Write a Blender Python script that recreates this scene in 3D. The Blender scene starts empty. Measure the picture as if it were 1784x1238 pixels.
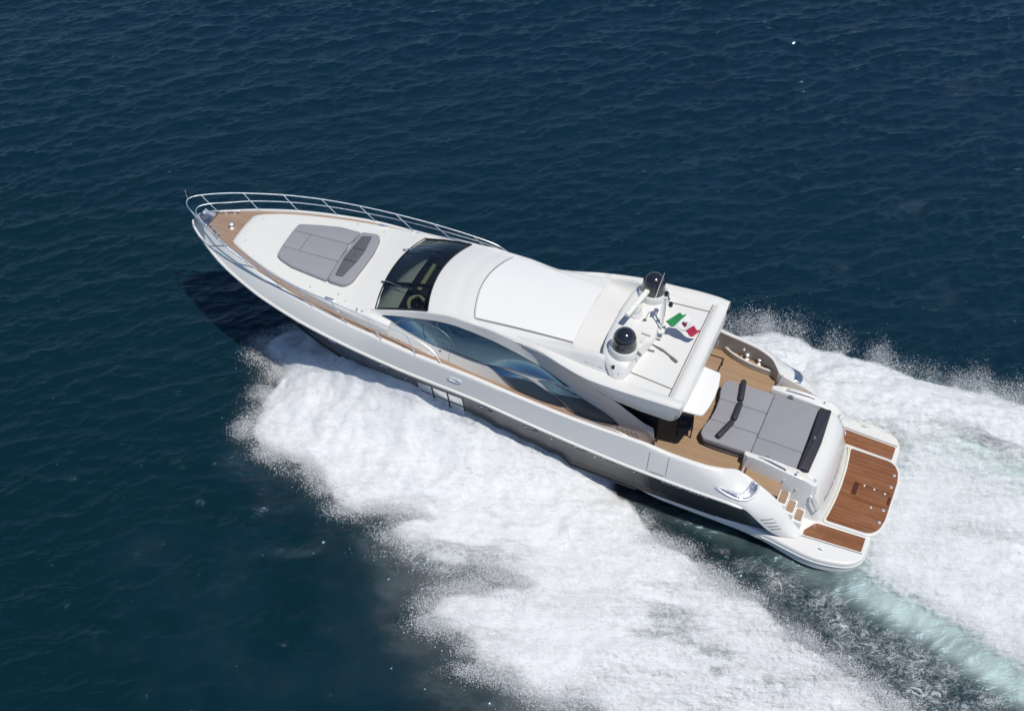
import bpy, bmesh, math, random
import numpy as np
from mathutils import Matrix, Vector

C = bpy.context.scene.collection
SC = bpy.context.scene
R = math.radians

# ------------------------------------------------------------------ camera
PITCH, ROLL = R(45.63), R(-0.54)
right = Vector((1, 0, 0)); fwd = Vector((0, math.cos(PITCH), -math.sin(PITCH))); up = Vector((0, math.sin(PITCH), math.cos(PITCH)))
r2 = right * math.cos(ROLL) + up * math.sin(ROLL)
u2 = up * math.cos(ROLL) - right * math.sin(ROLL)
cd = bpy.data.cameras.new('camera'); cam = bpy.data.objects.new('camera', cd); C.objects.link(cam)
cd.sensor_width = 36.0; cd.lens = 2655.42 / 1784 * 36; cd.clip_start = 0.5; cd.clip_end = 6000
m = Matrix((r2, u2, -fwd)).transposed().to_4x4(); m.translation = (-12.48, -31.19, 39.48)
cam.matrix_world = m
SC.camera = cam

# ------------------------------------------------------------------ sky, sun, exposure
SUN = Vector((0.285, -0.31, 1.0)).normalized()
w = bpy.data.worlds.new('World'); SC.world = w; w.use_nodes = True
nt = w.node_tree; nt.nodes.clear()
sky = nt.nodes.new('ShaderNodeTexSky'); sky.sky_type = 'NISHITA'; sky.sun_disc = False
sky.sun_elevation = math.asin(SUN.z); sky.sun_rotation = math.atan2(SUN.x, SUN.y); sky.air_density = 0.6; sky.dust_density = 0.0; sky.ozone_density = 0.3
bg = nt.nodes.new('ShaderNodeBackground'); bg.inputs['Strength'].default_value = 0.115
wo = nt.nodes.new('ShaderNodeOutputWorld')
sky_tint = nt.nodes.new('ShaderNodeMix'); sky_tint.data_type = 'RGBA'; sky_tint.blend_type = 'MULTIPLY'; sky_tint.inputs[0].default_value = 1.0; sky_tint.inputs[7].default_value = (.92, .99, 1.06, 1)
nt.links.new(sky.outputs[0], sky_tint.inputs[6]); nt.links.new(sky_tint.outputs[2], bg.inputs[0]); nt.links.new(bg.outputs[0], wo.inputs[0])
ld = bpy.data.lights.new('sun', 'SUN'); ld.energy = 3.8; ld.angle = R(0.53); ld.color = (1.0, 0.965, 0.90)
lo = bpy.data.objects.new('sun', ld); C.objects.link(lo); lo.rotation_euler = SUN.to_track_quat('Z', 'Y').to_euler(); lo.location = (20, -20, 60)
SC.view_settings.view_transform = 'Standard'; SC.view_settings.look = 'None'
SC.view_settings.exposure = 0.0; SC.view_settings.gamma = 1.0; SC.view_settings.use_curve_mapping = False
SC.cycles.transparent_max_bounces = 24
SC.cycles.max_bounces = 7
SC.cycles.diffuse_bounces = 3
SC.cycles.use_adaptive_sampling = True
SC.cycles.adaptive_threshold = 0.02

YAW, TRIM = R(156.45), R(2.29)
BOAT = Matrix.Rotation(YAW, 4, 'Z') @ Matrix.Rotation(-TRIM, 4, 'Y')
BINV = BOAT.inverted()

# ------------------------------------------------------------------ mesh helpers
rng = random.Random(7)
class MB:
    """collects vertices and faces of one part"""
    def __init__(s): s.v = []; s.f = []; s.m = []; s.mi = 0
    def add(s, vs, fs):
        o = len(s.v); s.v += [tuple(float(c) for c in p) for p in vs]
        for f in fs: s.f.append([i + o for i in f]); s.m.append(s.mi)
        return s
    def grid(s, rows, flip=False, closed=False):
        n = len(rows[0]); vs = [p for r in rows for p in r]; fs = []
        for i in range(len(rows) - 1):
            for j in range(n if closed else n - 1):
                k = (j + 1) % n
                q = [i * n + j, i * n + k, (i + 1) * n + k, (i + 1) * n + j]
                fs.append(q[::-1] if flip else q)
        return s.add(vs, fs)
    def box(s, c, d, rz=0.0, ry=0.0):
        M = Matrix.Translation(c) @ Matrix.Rotation(rz, 4, 'Z') @ Matrix.Rotation(ry, 4, 'Y')
        vs = [M @ Vector((x * d[0] / 2, y * d[1] / 2, z * d[2] / 2)) for x in (-1, 1) for y in (-1, 1) for z in (-1, 1)]
        return s.add(vs, [[0, 1, 3, 2], [4, 6, 7, 5], [0, 4, 5, 1], [2, 3, 7, 6], [0, 2, 6, 4], [1, 5, 7, 3]])
    def tube(s, pts, r, n=8, cap=True):
        pts = [Vector(p) for p in pts]; rs = r if isinstance(r, (list, tuple)) else [r] * len(pts)
        rows = []; ref = None
        for i, p in enumerate(pts):
            t = (pts[min(i + 1, len(pts) - 1)] - pts[max(i - 1, 0)]).normalized()
            if ref is None: ref = t.orthogonal().normalized()
            ref = (ref - t * ref.dot(t)).normalized(); b = t.cross(ref)
            rows.append([p + (ref * math.cos(a) + b * math.sin(a)) * rs[i] for a in [2 * math.pi * k / n for k in range(n)]])
        o = len(s.v); s.grid(rows, closed=True)
        if cap:
            s.f.append([o + k for k in range(n)][::-1]); s.m.append(s.mi)
            e = o + (len(rows) - 1) * n
            s.f.append([e + k for k in range(n)]); s.m.append(s.mi)
        return s
    def lathe(s, c, prof, n=32):
        rows = [[(c[0] + r * math.cos(2 * math.pi * k / n), c[1] + r * math.sin(2 * math.pi * k / n), c[2] + z) for k in range(n)] for r, z in prof]
        return s.grid(rows, closed=True)
    def prism(s, out, zt, zb, ch=0.0):
        """outline (x, y) swept between zt and zb (numbers or functions of x, y), its top edge rounded by ch"""
        ft = zt if callable(zt) else (lambda x, y: zt); fb = zb if callable(zb) else (lambda x, y: zb)
        n = len(out); A = sum(out[i][0] * out[(i + 1) % n][1] - out[(i + 1) % n][0] * out[i][1] for i in range(n))
        if A < 0: out = out[::-1]
        rings = []
        def inset(d):
            res = []
            for i in range(n):
                a = Vector(out[i - 1]); b = Vector(out[i]); c = Vector(out[(i + 1) % n])
                e1 = (b - a).normalized(); e2 = (c - b).normalized()
                n1 = Vector((-e1.y, e1.x)); n2 = Vector((-e2.y, e2.x)); nn = (n1 + n2)
                nn = nn / max(nn.length_squared / 2, 0.4)
                res.append(b + nn * d)
            return res
        o0 = [Vector(p) for p in out]
        rings.append([(p.x, p.y, fb(p.x, p.y)) for p in o0])
        if ch > 0:
            for k in range(4):
                a = math.pi / 2 * k / 3
                q = inset(ch * (1 - math.cos(a)))
                rings.append([(p.x, p.y, ft(p.x, p.y) - ch + ch * math.sin(a)) for p in q])
        else:
            rings.append([(p.x, p.y, ft(p.x, p.y)) for p in o0])
        o = len(s.v); s.grid(rings, closed=True)
        s.f.append([o + k for k in range(n)][::-1]); s.m.append(s.mi)
        e = o + (len(rings) - 1) * n
        s.f.append([e + k for k in range(n)]); s.m.append(s.mi)
        return s
    def build(s, name, mat, parent=None, smooth=True, angle=35, bevel=0.0, mirror=False, loc=None, normals=True):
        if mirror:
            n = len(s.v); s.v += [(x, -y, z) for x, y, z in s.v]
            s.f += [[i + n for i in f][::-1] for f in s.f]; s.m += list(s.m)
        me = bpy.data.meshes.new(name)
        L = Vector(loc) if loc is not None else Vector((0, 0, 0))
        me.from_pydata([(x - L.x, y - L.y, z - L.z) for x, y, z in s.v], [], s.f)
        mats = mat if isinstance(mat, (list, tuple)) else [mat]
        for q in mats: me.materials.append(q)
        if len(mats) > 1: me.polygons.foreach_set('material_index', s.m)
        bm = bmesh.new(); bm.from_mesh(me)
        bmesh.ops.remove_doubles(bm, verts=bm.verts, dist=0.0004)
        if normals: bmesh.ops.recalc_face_normals(bm, faces=bm.faces)
        bm.to_mesh(me); bm.free()
        o = bpy.data.objects.new(name, me); C.objects.link(o)
        if smooth:
            for p in me.polygons: p.use_smooth = True
            try: me.set_sharp_from_angle(angle=R(angle))
            except Exception: pass
        if bevel > 0:
            b = o.modifiers.new('Bevel', 'BEVEL'); b.width = bevel; b.segments = 3; b.limit_method = 'ANGLE'; b.angle_limit = R(30)
        if parent is not None:
            o.parent = parent
            if loc is not None: o.location = L
        elif loc is not None:
            o.matrix_world = BOAT @ Matrix.Translation(L)
        return o
def tag(o, label=None, cat=None, group=None, kind=None):
    for k, v in (('label', label), ('category', cat), ('group', group), ('kind', kind)):
        if v: o[k] = v
    return o
def smooth_curve(pts, n=6):
    """Catmull-Rom through points of any dimension"""
    P = np.array(pts, float); out = []
    for i in range(len(P) - 1):
        p0 = P[max(i - 1, 0)]; p1 = P[i]; p2 = P[i + 1]; p3 = P[min(i + 2, len(P) - 1)]
        for k in range(n):
            t = k / n
            out.append(0.5 * ((2 * p1) + (p2 - p0) * t + (2 * p0 - 5 * p1 + 4 * p2 - p3) * t * t + (3 * p1 - p0 - 3 * p2 + p3) * t ** 3))
    out.append(P[-1]); return [tuple(float(c) for c in q) for q in out]
def round_poly(pts, r, n=4):
    out = []; N = len(pts)
    for i in range(N):
        a, b, c = Vector(pts[i - 1]), Vector(pts[i]), Vector(pts[(i + 1) % N])
        d1 = min(r, (a - b).length * .45); d2 = min(r, (c - b).length * .45)
        p = b + (a - b).normalized() * d1; q = b + (c - b).normalized() * d2
        for k in range(n + 1):
            t = k / n; out.append(tuple((1 - t) ** 2 * p + 2 * t * (1 - t) * b + t * t * q))
    return out

#SHAPES-BEGIN
# ------------------------------------------------------------------ the yacht's lines (metres; x forward from the stern, y to port, z up)
def tab(rows):
    a = np.array(sorted(rows), float)
    xs = a[:, 0]
    def f(x):
        # monotone-ish smooth interpolation
        x = min(max(x, xs[0]), xs[-1]); i = int(min(max(np.searchsorted(xs, x) - 1, 0), len(xs) - 2))
        h = xs[i + 1] - xs[i]; t = (x - xs[i]) / h
        def sl(k):
            if k <= 0: return (a[1, 1:] - a[0, 1:]) / (xs[1] - xs[0])
            if k >= len(xs) - 1: return (a[-1, 1:] - a[-2, 1:]) / (xs[-1] - xs[-2])
            d0 = (a[k, 1:] - a[k - 1, 1:]) / (xs[k] - xs[k - 1]); d1 = (a[k + 1, 1:] - a[k, 1:]) / (xs[k + 1] - xs[k])
            return np.where(d0 * d1 > 0, 2 * d0 * d1 / (d0 + d1 + 1e-12), 0)
        m0 = sl(i) * h; m1 = sl(i + 1) * h; p0 = a[i, 1:]; p1 = a[i + 1, 1:]
        v = (2 * t ** 3 - 3 * t * t + 1) * p0 + (t ** 3 - 2 * t * t + t) * m0 + (-2 * t ** 3 + 3 * t * t) * p1 + (t ** 3 - t * t) * m1
        return v if len(v) > 1 else float(v[0])
    return f
# sheer: top of the bulwark / inner edge of the quarter
sheer = tab([(2.6, 2.40, .53), (2.8, 2.36, .70), (3.32, 2.40, 1.38), (3.77, 2.42, 1.78), (4.27, 2.37, 2.02), (4.6, 2.33, 2.15), (4.9, 2.36, 2.27), (5.1, 2.52, 2.42), (5.35, 2.74, 2.54),
             (6, 2.93, 2.63), (7, 3.0, 2.72), (8, 3.04, 2.87), (10, 3.05, 2.90), (12, 3.03, 3.03), (14, 2.98, 3.20), (16, 2.90, 3.26), (17, 2.81, 3.28), (18, 2.67, 3.27), (19, 2.55, 3.28), (20, 2.41, 3.33),
             (21, 2.2, 3.35), (22, 1.92, 3.38), (23, 1.57, 3.41), (24, 1.15, 3.41), (25, .63, 3.40), (25.5, .32, 3.40), (25.75, .14, 3.39), (25.85, .01, 3.39)])
rub = tab([(2.6, 2.70, .50), (3.1, 2.86, .54), (3.5, 3.0, .78), (3.9, 3.10, 1.18), (4.4, 3.16, 1.60), (5, 3.17, 1.67), (6, 3.17, 1.68), (8, 3.16, 1.75), (10, 3.15, 1.92), (12, 3.13, 2.15), (14, 3.10, 2.39), (16, 3.07, 2.49), (18, 2.94, 2.58),
           (20, 2.71, 2.70), (22, 2.26, 2.80), (23, 1.92, 2.86), (24, 1.5, 2.92), (25, .92, 2.98), (25.6, .52, 3.02), (26.0, .18, 3.04), (26.1, .02, 3.05)])
chine = tab([(2.6, 2.66, .40), (5, 2.84, .42), (8, 2.84, .45), (12, 2.76, .5), (16, 2.56, .72), (18, 2.34, .95), (20, 1.98, 1.25), (22, 1.42, 1.62), (24, .7, 2.1), (25.3, .24, 2.58), (26.05, .01, 2.98)])
keel = tab([(2.6, -.85), (14, -.85), (18, -.6), (21, -.05), (23, .6), (25, 1.85), (26.05, 2.94)])
deckz = tab([(7.4, 2.2), (8, 2.2), (9, 2.23), (10, 2.35), (11, 2.48), (12, 2.58), (13, 2.66), (14, 2.76), (15, 2.9), (16, 3.04), (17, 3.17), (18, 3.24), (19, 3.27), (20, 3.30), (22, 3.33), (24, 3.36), (25.8, 3.36)])
base = tab([(7.72, 2.33), (9, 2.34), (10, 2.35), (12, 2.36), (13, 2.38), (14, 2.40), (15, 2.41), (16, 2.42), (17, 2.42), (18, 2.38), (19, 2.23), (20, 2.06), (21, 1.86), (22, 1.6), (23, 1.26), (24, .82)])
belt = tab([(7.72, 2.36, 2.25), (8.16, 2.35, 2.65), (9.2, 2.30, 2.95), (10, 2.22, 3.15), (11, 2.15, 3.32), (12, 2.14, 3.38), (13, 2.14, 3.35), (14, 2.17, 3.2), (15, 2.16, 3.24), (16, 2.14, 3.36), (17, 2.11, 3.55), (17.5, 2.09, 3.64), (18, 2.07, 3.69), (18.2, 2.07, 3.65),
            (19, 2.10, 3.54), (20, 1.98, 3.52), (21, 1.79, 3.5), (22, 1.53, 3.49), (23, 1.2, 3.49), (24, .70, 3.46)])
wtop = tab([(7.72, 2.365, 2.28), (8.16, 2.38, 2.9), (9.2, 2.38, 3.35), (10, 2.28, 3.55), (11, 2.12, 3.52), (12, 2.0, 3.72), (13, 1.95, 3.94), (14, 1.90, 4.06), (15, 1.90, 4.14), (16, 1.92, 4.0), (17, 1.97, 3.78), (17.5, 2.03, 3.69), (18, 2.05, 3.70)])
stop = tab([(7.72, 2.37, 2.3), (7.8, 2.38, 2.98), (8.16, 2.40, 3.12), (8.7, 2.43, 3.45), (9.2, 2.48, 3.78), (10, 2.40, 3.98), (11, 2.22, 4.15), (12, 1.96, 4.26), (12.6, 1.87, 4.27), (13, 1.85, 4.29), (14, 1.83, 4.38), (15, 1.82, 4.38), (16, 1.84, 4.22), (17, 1.88, 3.92), (17.5, 1.95, 3.80), (18, 2.0, 3.72)])
def side_poly(x): return [(base(x), deckz(x) - .03), tuple(belt(x)), tuple(wtop(x)), tuple(stop(x))]
def side_y(x, z):
    P = side_poly(x); zs = [p[1] for p in P]; ys = [p[0] for p in P]
    if z <= zs[0]: return ys[0]
    for i in range(3):
        if z <= zs[i + 1]: return ys[i] + (ys[i + 1] - ys[i]) * (z - zs[i]) / max(zs[i + 1] - zs[i], 1e-6)
    return ys[3]
def bul_k(x): return float(np.interp(x, [4.9, 7.0], [1.0, .18]))
def bul_pt(x, t):
    yi, zi = sheer(x); yo, zo = rub(x); k = bul_k(x); a = t * math.pi / 2
    return yi + (yo - yi) * ((1 - k) * t + k * math.sin(a)), zi + (zo - zi) * ((1 - k) * t + k * (1 - math.cos(a)))
def hull_y(x, z):
    yr, zr = rub(x); yc, zc = chine(x)
    if z <= zr:
        t = (zr - z) / max(zr - zc, 1e-6); return yr + (yc - yr) * t - .05 * math.sin(math.pi * min(max(t, 0), 1))
    best = None
    for i in range(41):
        y, zz = bul_pt(x, i / 40)
        if best is None or abs(zz - z) < best[0]: best = (abs(zz - z), y)
    return best[1]
#SHAPES-END
# side windows: rows of points lying in the side of the house (forward tip to aft tip)
WIN_A = [[[17.556,2.052,3.676],[17.432,2.025,3.693],[17.184,1.988,3.743],[16.931,1.964,3.796],[16.674,1.95,3.85],[16.416,1.938,3.907],[16.159,1.928,3.963],[15.903,1.917,4.016],[15.648,1.908,4.071],[15.391,1.905,4.105],[15.134,1.902,4.129],[14.878,1.901,4.135],[14.621,1.901,4.119],[14.366,1.899,4.101],[14.11,1.9,4.073],[13.854,1.902,4.045],[13.595,1.912,4.022],[13.333,1.93,3.986],[13.072,1.947,3.949],[12.812,1.961,3.9],[12.552,1.974,3.838],[12.293,1.987,3.775],[12.033,2.002,3.716],[11.768,2.029,3.644],[11.5,2.064,3.564],[11.23,2.103,3.486],[10.962,2.14,3.405],[10.825,2.153,3.357]],[[17.554,2.056,3.672],[17.425,2.039,3.679],[17.171,2.017,3.703],[16.913,2.003,3.728],[16.653,1.996,3.753],[16.394,1.988,3.784],[16.136,1.981,3.815],[15.878,1.975,3.845],[15.62,1.97,3.876],[15.362,1.968,3.896],[15.104,1.966,3.91],[14.847,1.966,3.909],[14.589,1.967,3.892],[14.333,1.966,3.876],[14.077,1.966,3.855],[13.821,1.969,3.836],[13.564,1.973,3.832],[13.305,1.984,3.818],[13.047,1.994,3.803],[12.789,2.004,3.769],[12.531,2.014,3.723],[12.273,2.024,3.676],[12.015,2.037,3.632],[11.754,2.056,3.578],[11.49,2.083,3.516],[11.224,2.113,3.453],[10.96,2.142,3.388],[10.824,2.154,3.35]],[[17.552,2.06,3.669],[17.418,2.054,3.665],[17.158,2.046,3.663],[16.896,2.042,3.66],[16.634,2.041,3.656],[16.373,2.037,3.66],[16.113,2.035,3.666],[15.852,2.033,3.672],[15.593,2.032,3.68],[15.333,2.031,3.686],[15.075,2.03,3.689],[14.816,2.031,3.682],[14.557,2.033,3.665],[14.3,2.034,3.65],[14.044,2.033,3.637],[13.787,2.035,3.627],[13.533,2.035,3.642],[13.277,2.039,3.65],[13.022,2.041,3.657],[12.766,2.047,3.639],[12.509,2.055,3.608],[12.253,2.063,3.577],[11.997,2.071,3.547],[11.739,2.084,3.512],[11.48,2.101,3.467],[11.218,2.123,3.419],[10.958,2.144,3.37],[10.824,2.154,3.343]],[[17.55,2.065,3.665],[17.411,2.069,3.651],[17.145,2.074,3.622],[16.88,2.079,3.59],[16.614,2.085,3.557],[16.352,2.086,3.536],[16.089,2.087,3.517],[15.827,2.09,3.498],[15.565,2.093,3.483],[15.305,2.093,3.475],[15.045,2.095,3.467],[14.785,2.097,3.454],[14.525,2.101,3.436],[14.267,2.102,3.423],[14.01,2.101,3.418],[13.753,2.103,3.417],[13.501,2.097,3.451],[13.249,2.093,3.481],[12.998,2.088,3.511],[12.743,2.091,3.508],[12.488,2.096,3.493],[12.233,2.101,3.478],[11.979,2.106,3.463],[11.725,2.111,3.445],[11.469,2.12,3.419],[11.213,2.133,3.385],[10.956,2.147,3.352],[10.823,2.154,3.336]],[[17.548,2.069,3.661],[17.405,2.083,3.637],[17.133,2.102,3.581],[16.863,2.117,3.521],[16.594,2.131,3.46],[16.33,2.136,3.411],[16.066,2.141,3.367],[15.801,2.149,3.325],[15.537,2.156,3.287],[15.277,2.156,3.263],[15.015,2.159,3.244],[14.754,2.164,3.225],[14.492,2.169,3.208],[14.233,2.172,3.197],[13.976,2.17,3.199],[13.718,2.172,3.208],[13.469,2.16,3.26],[13.22,2.148,3.312],[12.973,2.136,3.364],[12.72,2.135,3.378],[12.466,2.138,3.379],[12.212,2.14,3.379],[11.961,2.14,3.379],[11.71,2.139,3.379],[11.459,2.139,3.37],[11.207,2.143,3.351],[10.954,2.149,3.334],[10.822,2.155,3.328]]]
WIN_B = [[[13.741,2.192,3.161],[13.553,2.191,3.175],[13.366,2.19,3.19],[13.18,2.189,3.198],[12.995,2.188,3.206],[12.812,2.19,3.202],[12.63,2.193,3.191],[12.449,2.196,3.18],[12.268,2.198,3.168],[12.099,2.211,3.116],[11.93,2.223,3.062],[11.762,2.235,3.006],[11.595,2.247,2.949],[11.43,2.26,2.885],[11.269,2.275,2.812],[11.11,2.29,2.735],[10.959,2.309,2.64],[10.808,2.327,2.545]],[[13.74,2.193,3.158],[13.555,2.198,3.159],[13.371,2.201,3.159],[13.192,2.208,3.145],[13.013,2.214,3.13],[12.837,2.221,3.103],[12.665,2.231,3.067],[12.493,2.24,3.03],[12.316,2.244,3.006],[12.145,2.254,2.96],[11.974,2.263,2.913],[11.803,2.272,2.867],[11.632,2.281,2.82],[11.463,2.289,2.771],[11.296,2.298,2.721],[11.13,2.306,2.668],[10.969,2.317,2.606],[10.808,2.327,2.544]],[[13.74,2.194,3.156],[13.558,2.204,3.143],[13.377,2.213,3.128],[13.203,2.227,3.092],[13.031,2.239,3.054],[12.863,2.253,3.004],[12.7,2.269,2.943],[12.537,2.284,2.88],[12.364,2.291,2.844],[12.19,2.297,2.804],[12.017,2.304,2.764],[11.843,2.309,2.728],[11.67,2.314,2.691],[11.496,2.318,2.657],[11.322,2.321,2.63],[11.149,2.323,2.602],[10.979,2.325,2.572],[10.808,2.328,2.544]],[[13.739,2.195,3.154],[13.56,2.211,3.126],[13.382,2.224,3.097],[13.215,2.246,3.039],[13.049,2.265,2.978],[12.889,2.286,2.905],[12.734,2.309,2.819],[12.581,2.33,2.731],[12.411,2.338,2.682],[12.236,2.342,2.648],[12.06,2.345,2.615],[11.884,2.346,2.588],[11.707,2.348,2.561],[11.529,2.348,2.543],[11.349,2.344,2.539],[11.169,2.339,2.535],[10.988,2.334,2.538],[10.808,2.328,2.543]]]
WIN_C = [[[11.89,2.182,3.218],[11.705,2.171,3.257],[11.521,2.162,3.283],[11.341,2.166,3.264],[11.162,2.169,3.245],[10.984,2.174,3.219],[10.806,2.18,3.196],[10.627,2.188,3.174],[10.456,2.203,3.13],[10.286,2.219,3.08],[10.116,2.234,3.029],[9.946,2.249,2.98],[9.775,2.264,2.935],[9.604,2.279,2.889],[9.44,2.295,2.824],[9.277,2.308,2.753],[9.126,2.319,2.652],[8.976,2.327,2.546]],[[11.89,2.183,3.216],[11.707,2.178,3.228],[11.53,2.178,3.221],[11.356,2.186,3.183],[11.184,2.194,3.142],[11.013,2.203,3.096],[10.841,2.212,3.052],[10.669,2.223,3.009],[10.502,2.238,2.951],[10.336,2.253,2.888],[10.163,2.264,2.847],[9.99,2.274,2.807],[9.815,2.284,2.773],[9.64,2.294,2.743],[9.47,2.305,2.701],[9.3,2.314,2.662],[9.138,2.321,2.604],[8.976,2.327,2.545]],[[11.889,2.183,3.213],[11.71,2.186,3.199],[11.54,2.194,3.159],[11.372,2.206,3.101],[11.206,2.219,3.039],[11.042,2.232,2.973],[10.876,2.245,2.909],[10.711,2.259,2.845],[10.548,2.274,2.772],[10.386,2.289,2.697],[10.209,2.295,2.665],[10.033,2.301,2.634],[9.855,2.305,2.612],[9.676,2.309,2.598],[9.5,2.315,2.579],[9.323,2.319,2.57],[9.149,2.323,2.557],[8.976,2.327,2.543]],[[11.889,2.184,3.211],[11.713,2.193,3.17],[11.549,2.209,3.097],[11.388,2.226,3.02],[11.229,2.244,2.936],[11.07,2.262,2.85],[10.911,2.279,2.765],[10.752,2.296,2.681],[10.594,2.312,2.594],[10.435,2.327,2.507],[10.256,2.328,2.484],[10.076,2.329,2.462],[9.895,2.328,2.452],[9.712,2.326,2.454],[9.529,2.326,2.458],[9.345,2.326,2.479],[9.16,2.326,2.509],[8.976,2.327,2.541]]]
#BODY
# ------------------------------------------------------------------ materials
def mat(name, col=(.8, .8, .8), rough=.4, metal=0.0, coat=0.0, spec=.5):
    m = bpy.data.materials.new(name); m.use_nodes = True; b = m.node_tree.nodes['Principled BSDF']
    b.inputs['Base Color'].default_value = (*col, 1); b.inputs['Roughness'].default_value = rough; b.inputs['Metallic'].default_value = metal
    b.inputs['Coat Weight'].default_value = coat; b.inputs['Coat Roughness'].default_value = .06; b.inputs['Specular IOR Level'].default_value = spec
    return m
def nodes(m): return m.node_tree.nodes, m.node_tree.links, m.node_tree.nodes['Principled BSDF']
def N(m, t, **kw):
    n = m.node_tree.nodes.new(t)
    for k, v in kw.items(): setattr(n, k, v)
    return n
def math_n(m, op, a, b=None, c=None, clamp=False):
    n = N(m, 'ShaderNodeMath', operation=op, use_clamp=clamp)
    for i, v in enumerate((a, b, c)):
        if v is None: continue
        if isinstance(v, (int, float)): n.inputs[i].default_value = v
        else: m.node_tree.links.new(v, n.inputs[i])
    return n.outputs[0]
def noise_n(m, vec, scale, detail=3, rough=.55, dist=0.0):
    n = N(m, 'ShaderNodeTexNoise'); n.inputs['Scale'].default_value = scale; n.inputs['Detail'].default_value = detail
    n.inputs['Roughness'].default_value = rough; n.inputs['Distortion'].default_value = dist
    if vec is not None: m.node_tree.links.new(vec, n.inputs['Vector'])
    return n.outputs['Fac']
def mapping(m, src, scale=(1, 1, 1), rot=(0, 0, 0)):
    n = N(m, 'ShaderNodeMapping'); n.inputs['Scale'].default_value = scale; n.inputs['Rotation'].default_value = rot
    m.node_tree.links.new(src, n.inputs['Vector']); return n.outputs[0]
def mixc(m, fac, a, b):
    n = N(m, 'ShaderNodeMix', data_type='RGBA')
    for sock, v in ((n.inputs[0], fac), (n.inputs[6], a), (n.inputs[7], b)):
        if isinstance(v, (int, float)): sock.default_value = v
        elif isinstance(v, tuple): sock.default_value = (*v, 1)
        else: m.node_tree.links.new(v, sock)
    return n.outputs[2]
def rangen(m, v, a, b, c=0.0, d=1.0, smooth=True):
    n = N(m, 'ShaderNodeMapRange', interpolation_type='SMOOTHSTEP' if smooth else 'LINEAR')
    m.node_tree.links.new(v, n.inputs[0])
    for i, q in enumerate((a, b, c, d)):
        n.inputs[i + 1].default_value = q
    return n.outputs[0]
def bump(m, h, strength=.2, dist=.01):
    ns, lk, b = nodes(m); n = N(m, 'ShaderNodeBump'); n.inputs['Strength'].default_value = strength; n.inputs['Distance'].default_value = dist
    lk.new(h, n.inputs['Height']); lk.new(n.outputs[0], b.inputs['Normal'])
def objco(m): return N(m, 'ShaderNodeTexCoord').outputs['Object']

def gel(name, col, rough=.28, coat=.3, var=.04):
    m = mat(name, col, rough, 0, coat); ns, lk, b = nodes(m); co = objco(m)
    f = noise_n(m, mapping(m, co, (.25, .8, .8)), 1.6, 5, .6)
    lk.new(mixc(m, f, tuple(c * (1 - var) for c in col), tuple(min(c * (1 + var), .9) for c in col)), b.inputs['Base Color'])
    f2 = noise_n(m, co, 9, 4); lk.new(rangen(m, f2, .3, .7, rough * .95, rough * 1.06), b.inputs['Roughness'])
    return m
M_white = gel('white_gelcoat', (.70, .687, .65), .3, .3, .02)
M_deck = gel('white_nonskid', (.67, .66, .62), .55, 0.0, .02)
ns_, lk_, b_ = nodes(M_deck); bump(M_deck, noise_n(M_deck, objco(M_deck), 240, 2), .05, .002)
M_sunroof = gel('sunroof_white', (.76, .75, .72), .35, .1, .015)
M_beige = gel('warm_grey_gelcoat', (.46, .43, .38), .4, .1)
M_hull = gel('dark_hull_paint', (.026, .029, .034), .22, .12, .08)
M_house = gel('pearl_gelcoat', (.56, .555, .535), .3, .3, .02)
def steel(name, rough=.42, col=(.95, .95, .95)):
    m = mat(name, col, rough, 1.0); ns, lk, b = nodes(m)
    lk.new(rangen(m, noise_n(m, objco(m), 14, 3), .3, .7, rough * .85, rough * 1.2), b.inputs['Roughness']); return m
M_chrome = steel('polished_steel')
M_steel = steel('brushed_steel', .3, (.42, .43, .46))
def teak(name, c1, c2, caulk, wid=.065, rough=.6, coat=0.0, cross=False, gloss=False):
    m = mat(name, c1, rough, 0, coat); ns, lk, b = nodes(m); co = objco(m)
    sp = N(m, 'ShaderNodeSeparateXYZ'); lk.new(co, sp.inputs[0]); y = sp.outputs['X' if cross else 'Y']
    q = math_n(m, 'DIVIDE', y, wid); fl = math_n(m, 'FLOOR', q); fr = math_n(m, 'SUBTRACT', q, fl)
    wn = N(m, 'ShaderNodeTexWhiteNoise', noise_dimensions='1D'); lk.new(fl, wn.inputs['W'])
    grain = noise_n(m, mapping(m, co, (.7, 16, 16) if not cross else (16, .7, 16)), 2.0, 6, .65, .4)
    blot = noise_n(m, mapping(m, co, (.5, 1.6, 1.6)), 1.1, 4, .6)
    f = math_n(m, 'ADD', math_n(m, 'MULTIPLY', wn.outputs['Value'], .45), math_n(m, 'MULTIPLY', math_n(m, 'ADD', grain, blot), .42), clamp=True)
    col = mixc(m, f, c1, c2)
    e = math_n(m, 'LESS_THAN', math_n(m, 'ABSOLUTE', math_n(m, 'SUBTRACT', fr, .5)), .44)
    lk.new(mixc(m, e, caulk, col), b.inputs['Base Color'])
    if gloss:
        wet = noise_n(m, mapping(m, co, (1.0, 3.0, 3.0)), 1.3, 4, .6)
        lk.new(rangen(m, wet, .42, .60, .10, .5), b.inputs['Roughness'])
    bump(m, grain, .15, .003)
    return m
M_teak = teak('teak_deck', (.27, .165, .09), (.40, .265, .155), (.10, .075, .055))
M_teak_grey = teak('weathered_teak', (.24, .155, .105), (.36, .245, .17), (.09, .07, .055))
M_teak_red = teak('oiled_teak', (.125, .048, .018), (.30, .125, .050), (.055, .022, .010), .075, .35, .35, gloss=True)
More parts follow.
